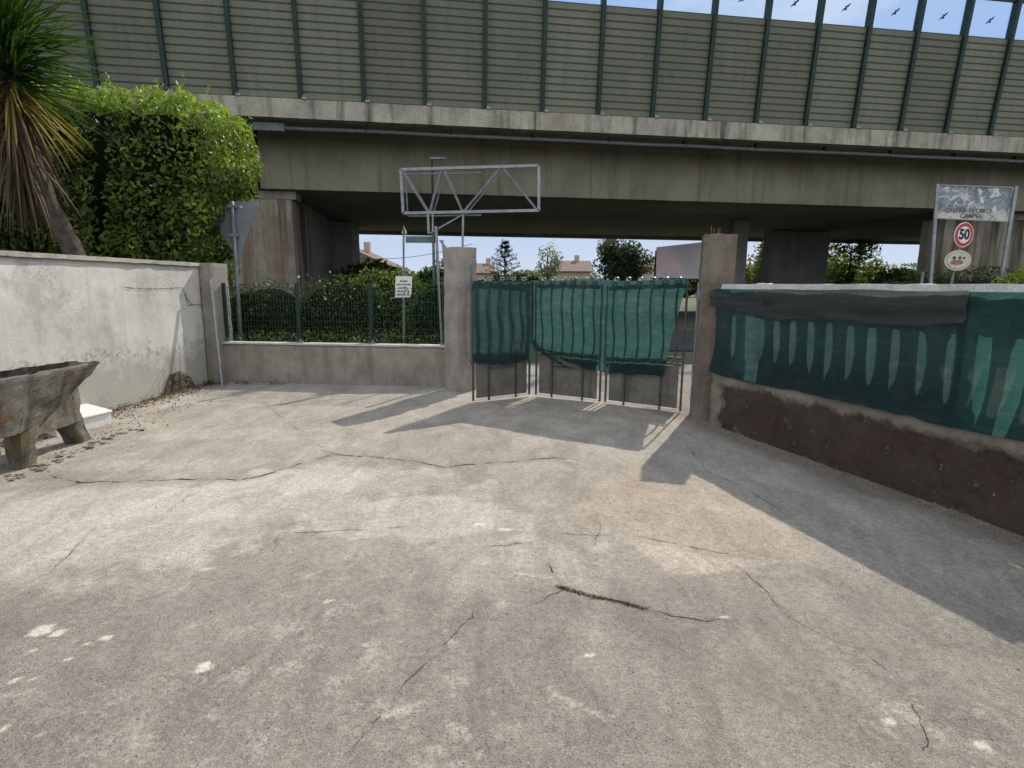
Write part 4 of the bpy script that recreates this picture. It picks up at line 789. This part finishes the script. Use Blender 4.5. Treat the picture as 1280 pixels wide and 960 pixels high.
# clipped laurel behind the left wall: one broad, square-topped mass
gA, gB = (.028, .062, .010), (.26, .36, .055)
hd = empty('laurel_hedge', (-7.3, 10.4, 0), 'big clipped laurel hedge with sunlit yellow-green top behind the white wall', 'hedge')
def hedge_pts(n, seed):
    P, N, k = blob_points(n, (0, 0, 0), (1, 1, 1), seed, .0, 8.0, 0.0)
    r = np.random.default_rng(seed + 1); sh_ = (1 - .16 * r.random(n) ** 1.5)[:, None]; P = P * sh_
    z = P[:, 2]; zw_ = 2.42 + z * 2.28; taper = 1 - .15 * ss(-zw_, -3.7, -3.0) - .06 * ss(-zw_, -3.0, -1.8)
    W = np.stack([-7.35 + P[:, 0] * 2.35 * taper, 10.45 + P[:, 1] * 1.15, 2.42 + P[:, 2] * 2.28], 1)
    # right side leans out at shoulder height
    W[:, 0] += np.where(P[:, 0] > .3, .22 * np.clip((W[:, 2] - 1.6) / 1.2, 0, 1), 0)
    k = lump(W, 3.2, .13, 77); nn = N / np.array((2.35, 1.15, 2.1)); nn /= np.linalg.norm(nn, axis=1)[:, None]; return W + nn * k[:, None], nn, k
P, N, k = hedge_pts(46000, 5); ok = P[:, 2] > .1; P, N, k = P[ok], N[ok], k[ok]
br = .24 - .3 * np.clip((-7.3 - P[:, 0]) / .8, 0, 1) + k * 1.6 + .55 * np.clip((P[:, 2] - 4.15) / .5, 0, 1) + .25 * np.clip((P[:, 0] + 5.7) / .8, 0, 1)  # light painted into leaf colour: top and right brighter, left side darker
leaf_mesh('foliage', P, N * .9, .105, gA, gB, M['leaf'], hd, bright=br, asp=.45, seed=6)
# fresh shoots sticking out of top and shoulder
rs_ = np.random.default_rng(8); SP = []; SN = []
for i in range(260):
    j = rs_.integers(len(P))
    if P[j, 2] > 4.55 or (P[j, 0] > -5.2 and P[j, 2] > 2.2):
        for m_ in range(9): SP.append(P[j] + (N[j] + np.array((0, 0, .35))) * (.04 + m_ * .024) + rs_.normal(size=3) * .018); SN.append(N[j])
for i in range(28):
    t = i / 27; SP.append(np.array((-4.85 + .40 * t, 10.2, 3.62 + .06 * t + .02 * math.sin(i))) + rs_.normal(size=3) * .035); SN.append(np.array((.5, 0, 1)))
ns_ = leaf_mesh('new_shoots', np.array(SP), np.array(SN) * .3, .09, (.10, .17, .02), (.26, .36, .055), M['leaf'], hd, seed=9, asp=.36); ns_['kind'] = 'stuff'
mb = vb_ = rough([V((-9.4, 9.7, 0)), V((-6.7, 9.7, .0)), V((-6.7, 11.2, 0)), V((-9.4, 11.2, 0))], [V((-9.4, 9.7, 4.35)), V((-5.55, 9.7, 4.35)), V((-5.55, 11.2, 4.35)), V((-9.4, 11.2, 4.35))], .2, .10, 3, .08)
mb.build('dark_core', M['shade_core'], hd, smooth=True)  # unseen dark block added within the hedge to stop light passing
for tx, ty in ((-6.4, 10.4), (-8, 10.5)): MB().tube([(tx, ty, -.1), (tx + .05, ty, 1.2)], .07, 8, .05).build('trunk', M['bark'], hd)
bush('evergreen_bush', (-10.6, 9.2, 1.9), (1.9, 1.6, 2.3), 9000, .11, (.012, .03, .008), (.05, .08, .02), 'dark bush behind the white wall at the far left beneath the yucca', 'bush', seed=31, amp=.2)
# yucca
yc = empty('yucca', (-5.75, 7.75, 0), 'yucca palm with green spiky crown and skirt of dead brown leaves over the white wall', 'yucca')
cr0 = V((-6.36, 7.6, 4.02)); tpts = [(-5.72, 7.75, -.1), (-5.80, 7.74, 1.6), (-5.93, 7.72, 2.1), (-6.12, 7.68, 2.6), (-6.27, 7.63, 3.3), (-6.33, 7.6, 3.8), tuple(cr0 + V((0, 0, .5)))]
mb = MB(); sub = []
for a, b in zip(tpts[:-1], tpts[1:]):
    for j in range(6): sub.append(V(a).lerp(V(b), j / 6))
sub.append(V(tpts[-1])); mb.tube(sub, .135, 12, .10); mb.build('trunk', weathered('yucca_bark', (.15, .125, .1), (.075, .06, .048), 14, streak=.2, grain=50, bumpd=.03), yc, smooth=True)
def blades(name, specs, mat):
    vs = []; fs = []; cs_ = []; off = worldloc(yc)
    for (p, d, L, wd, droop, c, c2) in specs:
        d = V(d).normalized(); side = d.cross(V((0, 0, 1)));
        if side.length < .1: side = V((1, 0, 0))
        side.normalize(); side = (Matrix.Rotation(rc.uniform(-.7, .7), 3, d) @ side); n0 = len(vs); K = 6; q = V(p); dd = d.copy()
        for j in range(K + 1):
            t = j / K; ww = wd * (1 - t ** 2.2) * (.75 + .6 * t * (1 - t)) + .0006
            vs += [q + side * ww, q - side * ww]; m_ = t; cs_ += [tuple(c[i] * (1 - m_) + c2[i] * m_ for i in range(3))] * 2
            dd = (dd + V((0, 0, -droop / K))).normalized(); q = q + dd * L / K
        fs += [(n0 + 2 * j, n0 + 2 * j + 1, n0 + 2 * j + 3, n0 + 2 * j + 2) for j in range(K)]
    me = bpy.data.meshes.new(name); me.from_pydata([tuple(v - off) for v in vs], [], fs); at_ = me.color_attributes.new('Col', 'FLOAT_COLOR', 'POINT')
    at_.data.foreach_set('color', np.array([(*c, 1) for c in cs_], np.float32).ravel()); me.materials.append(mat); o = bpy.data.objects.new(name, me); o.parent = yc; col.objects.link(o)
def rdir(e0, e1):
    a = rc.uniform(0, 6.283); e_ = math.radians(rc.uniform(e0, e1)); return (math.cos(a) * math.cos(e_), math.sin(a) * math.cos(e_), math.sin(e_))
sg = []
for i in range(620):
    g = rc.random(); h = rc.uniform(.0, .75); c = (.010 + .018 * g, .03 + .035 * g, .009 + .010 * g); sg.append((cr0 + V((rc.uniform(-.05, .05), rc.uniform(-.05, .05), h)), rdir(-28 + h * 50, 25 + h * 80), rc.uniform(.9, 1.35), .019, rc.uniform(.1, .45), c, (c[0] * 2.2, c[1] * 1.8, c[2])))
blades('green_leaves', sg, M['leaf'])
sg = []
for i in range(90): sg.append((cr0 + V((0, 0, rc.uniform(-.15, .1))), rdir(-45, -5), rc.uniform(.8, 1.15), .017, rc.uniform(.3, .8), (.12, .11, .025), (.34, .24, .05)))
blades('yellow_leaves', sg, M['dryleaf'])
sg = []
for i in range(300):
    h = rc.uniform(-.95, -.02); g = rc.random(); a = (.06 + .09 * g, .042 + .06 * g, .028 + .038 * g); sg.append((cr0 + V((0, 0, h)), rdir(-80, -20), rc.uniform(.7, 1.25), .016, rc.uniform(.9, 2.2), a, tuple(x * .8 for x in a)))
blades('dead_leaves', sg, M['dryleaf'])
# shrubs behind the mesh fence
sh_list = [((-5.1, 11.6, .75), (1.25, .75, .82), (.012, .035, .009), (.06, .10, .025), 'dark glossy shrub behind the mesh fence next to the sign pole', 7000, .06),
    ((-3.5, 11.9, .80), (1.2, .8, 1.0), (.02, .05, .012), (.10, .15, .035), 'mid-green shrub in the middle behind the mesh fence', 7000, .06),
    ((-2.75, 12.6, 1.0), (1.0, .7, 1.05), (.05, .09, .015), (.26, .30, .05), 'yellow-green sprawling shrub behind the mesh fence post', 6500, .07),
    ((-1.35, 11.3, .85), (.85, .7, .95), (.010, .04, .014), (.05, .11, .035), 'blue-green dense shrub beside the left gate pillar', 6500, .055),
    ((-6.9, 12.2, .8), (1.1, .8, .9), (.012, .035, .009), (.05, .09, .02), 'dark shrub between the hedge and the left viaduct pier', 3500, .07)]
for i, (c, r_, ca, cb, lb, n, sz) in enumerate(sh_list): bush('shrub', c, r_, n, sz, ca, cb, lb, 'shrub', 'shrubs behind the mesh fence', seed=40 + i, amp=.2, freq=3.5, core=.75, trunk=False, flat=2.2, depth=.4)
P = np.stack([rng.uniform(-6, -.9, 9000), rng.uniform(9.5, 12.2, 9000), rng.uniform(0, .75, 9000)], 1)
lo = leaf_mesh('ground_cover', P, np.zeros((9000, 3)) + (0, 0, .4), .07, (.03, .05, .012), (.14, .15, .04), M['leaf'], None, seed=50); tag(lo, 'tangled weeds and leaves along the foot of the mesh fence', 'weeds', kind='stuff')
# white flowers
fw = np.array([(-3.55 + rng.normal() * .55, 11.05 + rng.normal() * .12, 1.35 + rng.normal() * .22) for _ in range(14)]); fo = leaf_mesh('flowers', fw, np.zeros((14, 3)) + (0, -1, .3), .05, (.6, .6, .55), (.7, .7, .62), M['dryleaf'], None, seed=51, asp=.9); tag(fo, 'small white blossoms dotted over the shrubs', 'flowers', kind='stuff')
# background greenery; beyond-viaduct tree colours lightened to paint in aerial haze
def tree(c, rad, n, size, ca, cb, label, seed, gaps=.5, base=None, name='tree'):
    e_ = empty(name, (c[0], c[1], 0), label, 'tree', 'trees beyond the viaduct'); r = np.random.default_rng(seed); PP = []; NN = []; KK = []
    m = 16; mb = MB(); mb.tube([(c[0], c[1], -.2), (c[0] + .05, c[1], c[2] * .5), (c[0], c[1], c[2] + rad[2] * .6)], .16 * rad[0] ** .5, 8, .03); mb.build('trunk', M['bark'], e_)
    lm = MB()
    for i in range(m):
        d = r.normal(size=3); d /= np.linalg.norm(d); q = np.array(c) + d * np.array(rad) * r.uniform(.3, .78); rr_ = np.array(rad) * r.uniform(.28, .42)
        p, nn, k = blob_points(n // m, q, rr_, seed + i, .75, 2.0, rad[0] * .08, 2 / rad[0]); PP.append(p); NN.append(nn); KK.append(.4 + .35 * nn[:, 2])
        lm.tube([(c[0], c[1], c[2] - rad[2] * .4), tuple(q)], .05 * rad[0] ** .5, 5, .01)
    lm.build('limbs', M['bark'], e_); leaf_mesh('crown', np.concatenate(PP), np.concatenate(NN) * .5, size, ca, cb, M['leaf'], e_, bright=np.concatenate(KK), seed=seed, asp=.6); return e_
def tpos(px, py, Y): p = at(px, py, Y); return (p.x, p.y, p.z)
p = tpos(772, 328, 48); tree((p[0], 48, 3.3), (2.9, 2.4, 2.6), 5200, .30, (.045, .065, .05), (.10, .13, .085), 'large dark round tree beyond the viaduct, above the right part of the gate', 61)
p = tpos(684, 328, 58); tree((p[0], 58, 3.4), (1.6, 1.5, 2.9), 1300, .26, (.15, .19, .14), (.25, .29, .21), 'thin pale airy tree beyond the viaduct, above the middle of the gate', 62)
fx = tpos(631, 325, 40); ft = empty('conifer', (fx[0], 40, 0), 'young conifer with sparse tiered branches above the left gate leaf', 'tree', 'trees beyond the viaduct')
MB().tube([(fx[0], 40, -.1), (fx[0] + .03, 40, 4.7)], .09, 8, .015).build('trunk', M['bark'], ft); PP = []
mbb = MB()
for t in range(11):
    z = 1.2 + t * .33; L = (4.9 - z) * .55
    for a in range(6):
        an = a * 1.047 + t * .6 + rc.uniform(-.3, .3); e1 = np.array((fx[0] + math.cos(an) * L, 40 + math.sin(an) * L, z + L * .35)); mbb.tube([(fx[0], 40, z), tuple(e1)], .025, 5, .006)
        for j in range(26): u = rc.random() ** .7; PP.append(np.array((fx[0], 40, z)) * (1 - u) + e1 * u + np.array([rc.gauss(0, .07) for _ in range(3)]))
mbb.build('branches', M['bark'], ft); leaf_mesh('needles', np.array(PP), np.zeros((len(PP), 3)) + (0, 0, .5), .17, (.08, .12, .10), (.15, .19, .15), M['leaf'], ft, seed=63, asp=.35)
p = tpos(655, 345, 44); bush('evergreen_bush', (p[0], 44, 1.3), (2.0, 1.2, 1.5), 2600, .2, (.06, .09, .03), (.2, .23, .08), 'pale bush at the foot of the young conifer beyond the gate', 'bush', seed=64, group=None, amp=.3)
gr = 'greenery seen through the viaduct openings'
for i, (px, py, Y, rx, rz_, ca, cb, lb) in enumerate([(1062, 335, 46, 4.2, 3.6, (.07, .12, .03), (.24, .30, .09), 'tall pale creeper-hung tree filling the right viaduct opening'),
        (950, 335, 50, 3.2, 4.2, (.08, .10, .03), (.28, .30, .11), 'olive green tree in the narrow viaduct opening behind the right fence'),
        (1118, 345, 44, 3.4, 1.7, (.05, .09, .02), (.18, .24, .06), 'lower leafy tree at the right side of the viaduct opening'),
        (455, 355, 34, 3.2, 1.7, (.04, .07, .015), (.20, .24, .05), 'sunlit hedge-like tree in front of the tiled house'),
        (545, 350, 42, 3.2, 2.1, (.03, .055, .02), (.10, .14, .05), 'dark low tree behind the lattice frame posts')]):
    p = tpos(px, py, Y); tree((p[0], Y, rz_ * .75), (rx, 2.4, rz_), 4200, .3, ca, cb, lb, 70 + i * 3)
for i, (px, Y, rx, zz_, ca, cb, lb) in enumerate([(1165, 19, 1.8, 1.15, (.010, .03, .010), (.04, .075, .02), 'dark shrub below the billboard left post'), (1228, 18.5, 1.7, 1.2, (.012, .035, .010), (.05, .085, .02), 'dark shrub behind the oval sign'),
        (1290, 16, .9, 1.25, (.10, .16, .02), (.36, .42, .08), 'bright yellow-green bush at the right picture edge'), (1130, 20, 1.2, 1.0, (.02, .05, .012), (.08, .12, .03), 'small mid-green shrub left of the billboard')]):
    p = tpos(px, 350, Y); bush('shrub', (p[0], Y, zz_ * .8), (rx, .9, zz_), 5000, .11, ca, cb, lb, 'shrub', 'shrubs by the billboard', seed=90 + i, amp=.22, trunk=False)
# far tree line so the horizon is closed
for i, (px, Y, rx, rz_) in enumerate([(470, 95, 9, 4.4), (560, 100, 10, 3.6), (615, 90, 7, 3.4), (700, 100, 10, 4.2), (830, 90, 9, 5.0), (1000, 95, 14, 6.5), (1120, 90, 12, 4.8), (280, 90, 10, 4.5), (1260, 90, 12, 6)]):
    p = tpos(px, 350, Y); bush('distant_tree', (p[0], Y, rz_ * .4), (rx, 3, rz_ * .65), 2200, .65, (.05, .08, .04), (.14, .18, .09), 'hazy green tree on the far horizon', 'tree', 'distant trees on the horizon', seed=120 + i, amp=.7, freq=.5, trunk=False)
# ------------------------------------------------------------------ houses
def house(px0, px1, Y, zw, zr_, label, wall, ridge='x', depth=8, name='house'):
    x0 = at(px0, 340, Y).x; x1 = at(px1, 340, Y).x; cx = (x0 + x1) / 2; e_ = empty(name, (cx, Y, 0), label, 'house', None)
    MB().hexa([(x0, Y, -.1), (x1, Y, -.1), (x1, Y + depth, -.1), (x0, Y + depth, -.1)], [(x0, Y, zw), (x1, Y, zw), (x1, Y + depth, zw), (x0, Y + depth, zw)]).build('wall', wall, e_)
    o_ = .5; mb = MB()
    if ridge == 'x': mb.add([(x0 - o_, Y - o_, zw + .01), (x1 + o_, Y - o_, zw + .01), (x1 + o_, Y + depth + o_, zw + .01), (x0 - o_, Y + depth + o_, zw + .01), (x0 - o_, Y + depth / 2, zr_), (x1 + o_, Y + depth / 2, zr_)], [(0, 1, 5, 4), (2, 3, 4, 5), (0, 4, 3), (1, 2, 5), (3, 2, 1, 0)])
    else: mb.add([(x0 - o_, Y - o_, zw + .01), (x1 + o_, Y - o_, zw + .01), (x1 + o_, Y + depth + o_, zw + .01), (x0 - o_, Y + depth + o_, zw + .01), (cx, Y - o_, zr_), (cx, Y + depth + o_, zr_)], [(0, 1, 4), (1, 2, 5, 4), (2, 3, 5), (3, 0, 4, 5), (3, 2, 1, 0)])
    rf = mb.build('roof', M['roof'], e_); MB().box((cx + .8, Y + depth / 2, zr_ + .2), (.6, .6, 1.)).build('chimney', M['plaster'], rf)
    nwin = max(1, int((x1 - x0) / 3))
    for k in range(nwin):
        wx = x0 + (k + .5) * (x1 - x0) / nwin; wn = MB().box((wx, Y - .03, zw * .6), (1.1, .06, 1.2)).build('window', M['whitepaint'], e_); MB().box((wx, Y - .07, zw * .6), (.9, .03, 1.0)).build('pane', M['glass_dark'], wn)
    return e_
house(392, 482, 55, 3.4, 5.2, 'tiled gable house seen under the viaduct at the left', M['plaster'], 'y')
house(590, 612, 75, 3.2, 4.6, 'small red-roofed house beyond the left gate pillar', M['plaster'])
house(696, 738, 72, 3.4, 4.9, 'low house with long reddish roof between the pale and the dark tree', M['plaster'])
house(248, 292, 34, 3.2, 4.4, 'white house beside the left viaduct pier behind the hedge', M['plaster_w'])
house(812, 822, 80, 4.0, 5.2, 'dark roofed building beside the pink hoarding', M['plaster'])
# ------------------------------------------------------------------ overhead wire under the bridge
mb = MB(); a, b = at(430, 322, 45), at(590, 305, 45); mb.tube([a.lerp(b, t) + V((0, 0, -.5 * math.sin(t * 3.14))) for t in np.linspace(0, 1, 12)], .02, 5); top(mb, 'overhead_cable', M['darkmetal'], 'thin cable hanging across the bright gap under the viaduct', 'cable', (a.x, a.y, a.z))
# ------------------------------------------------------------------ litter, leaf debris
n = 2600; s_ = rng.random(n); yy = 9.05 - 6.5 * s_ ** 1.1; xx = -5.0 - .0775 * (9.1 - yy) + np.abs(rng.normal(size=n)) * .22 + .02; P = np.stack([xx, yy, Hgt(xx, yy) + .006], 1)
lo = leaf_mesh('leaf_litter', P, np.zeros((n, 3)) + (0, 0, 1.2), .028, (.05, .035, .022), (.20, .14, .08), M['dryleaf'], None, seed=130, asp=.6); tag(lo, 'dry leaf litter and grit along the foot of the white wall', 'litter', kind='stuff')
n = 500; s_ = rng.random(n); al = s_ * 6; xx = R0.x + dR.x * al + nR.x * (.03 + np.abs(rng.normal(size=n)) * .1); yy = R0.y + dR.y * al + nR.y * (.03 + np.abs(rng.normal(size=n)) * .1)
P = np.stack([xx, yy, Hgt(xx, yy) + .005], 1); lo = leaf_mesh('leaf_litter', P, np.zeros((n, 3)) + (0, 0, 1.2), .016, (.10, .08, .06), (.26, .21, .16), M['dryleaf'], None, seed=131, asp=.6); tag(lo, 'fine brown grit along the foot of the red wall', 'litter', kind='stuff')
# pebbles and chips on the slab
mb = MB(); rp = random.Random(9)
for i in range(520):
    if i < 300: p = V((-4.35 + rp.gauss(0, .16), rp.uniform(4.3, 7.6), 0))
    elif i < 380: p = G(rp.gauss(800, 60), rp.gauss(620, 25))
    else: p = G(rp.uniform(0, 1280), rp.uniform(600, 955))
    r_ = rp.uniform(.004, .012) * (1.6 if i < 300 else .6); z = float(Hgt(p.x, p.y)); a0 = rp.uniform(0, 6)
    rg = [p + V((math.cos(a0 + k * 1.256) * r_ * rp.uniform(.7, 1.2), math.sin(a0 + k * 1.256) * r_ * rp.uniform(.7, 1.2), z)) for k in range(5)]; tpk = p + V((0, 0, z + r_ * rp.uniform(.5, 1)))
    mb.add(rg + [tpk], [(k, (k + 1) % 5, 5) for k in range(5)])
top(mb, 'loose_grit', weathered('grit', (.32, .29, .25), (.2, .18, .15), 20), 'small stones and chips scattered over the yard', 'grit', kind='stuff')
P = []; wd_ = [G(*p) for p in [(700, 734), (709, 737), (740, 746), (775, 753), (806, 762)]]
for i in range(420): t = rp.random() * 3.999; q = wd_[int(t)].lerp(wd_[int(t) + 1], t % 1); x_, y_ = q.x + rp.gauss(0, .007), q.y + rp.gauss(0, .007); P.append((x_, y_, float(Hgt(x_, y_)) + .004))
lo = leaf_mesh('crack_debris', np.array(P), np.zeros((len(P), 3)) + (0, 0, 1.2), .011, (.05, .03, .02), (.16, .10, .065), M['dryleaf'], None, seed=140, asp=.6); tag(lo, 'crumbs of soil and moss filling the widest crack', 'debris', kind='stuff')
P = []
for i in range(46):
    a_ = rp.random(); yb = 9.0 - 2.6 * a_ ** 1.4 if i % 3 else 8.95; xb = -5.0 - .0775 * (9.1 - yb) + .06 + abs(rp.gauss(0, .07)) + (rp.random() * 1.4 if i % 3 == 0 else 0)
    for j in range(16): P.append((xb + rp.gauss(0, .02), yb + rp.gauss(0, .02), float(Hgt(xb, yb)) + rp.uniform(.0, .06)))
lo = leaf_mesh('weed_tufts', np.array(P), np.zeros((len(P), 3)) + (.3, -.3, .4), .032, (.05, .065, .02), (.17, .16, .06), M['leaf'], None, seed=141, asp=.3); tag(lo, 'small dry weeds growing from the joint by the corner pillar', 'weeds', kind='stuff')
# broken paving lip beside the trough
mb = MB(); L_ = [G(*p) for p in [(0, 603), (30, 590), (55, 583), (80, 572), (105, 560), (130, 549), (155, 541), (175, 536)]]
for k in range(46):
    t = k / 46 * (len(L_) - 1); i = int(t); p = L_[i].lerp(L_[i + 1], t - i) + V((rp.gauss(0, .05), rp.gauss(0, .05), 0)); sz = rp.uniform(.03, .085); z = float(Hgt(p.x, p.y))
    pr_ = rough(rot4(p.x, p.y, sz, sz * .8, rp.uniform(0, 3), z - .01), rot4(p.x + .005, p.y, sz * .8, sz * .6, rp.uniform(0, .3), z + sz * .28), .03, .008, 20, .006); mb.add(pr_.v, pr_.f)
top(mb, 'broken_concrete', weathered('rubble', (.35, .32, .27), (.2, .18, .15), 12), 'crumbled concrete edge in front of the mossy trough', 'rubble', kind='stuff')
# ------------------------------------------------------------------ output
sc.view_settings.view_transform = 'Standard'; sc.view_settings.look = 'None'; sc.view_settings.exposure = 0
sc.cycles.max_bounces = 8; sc.cycles.transparent_max_bounces = 16
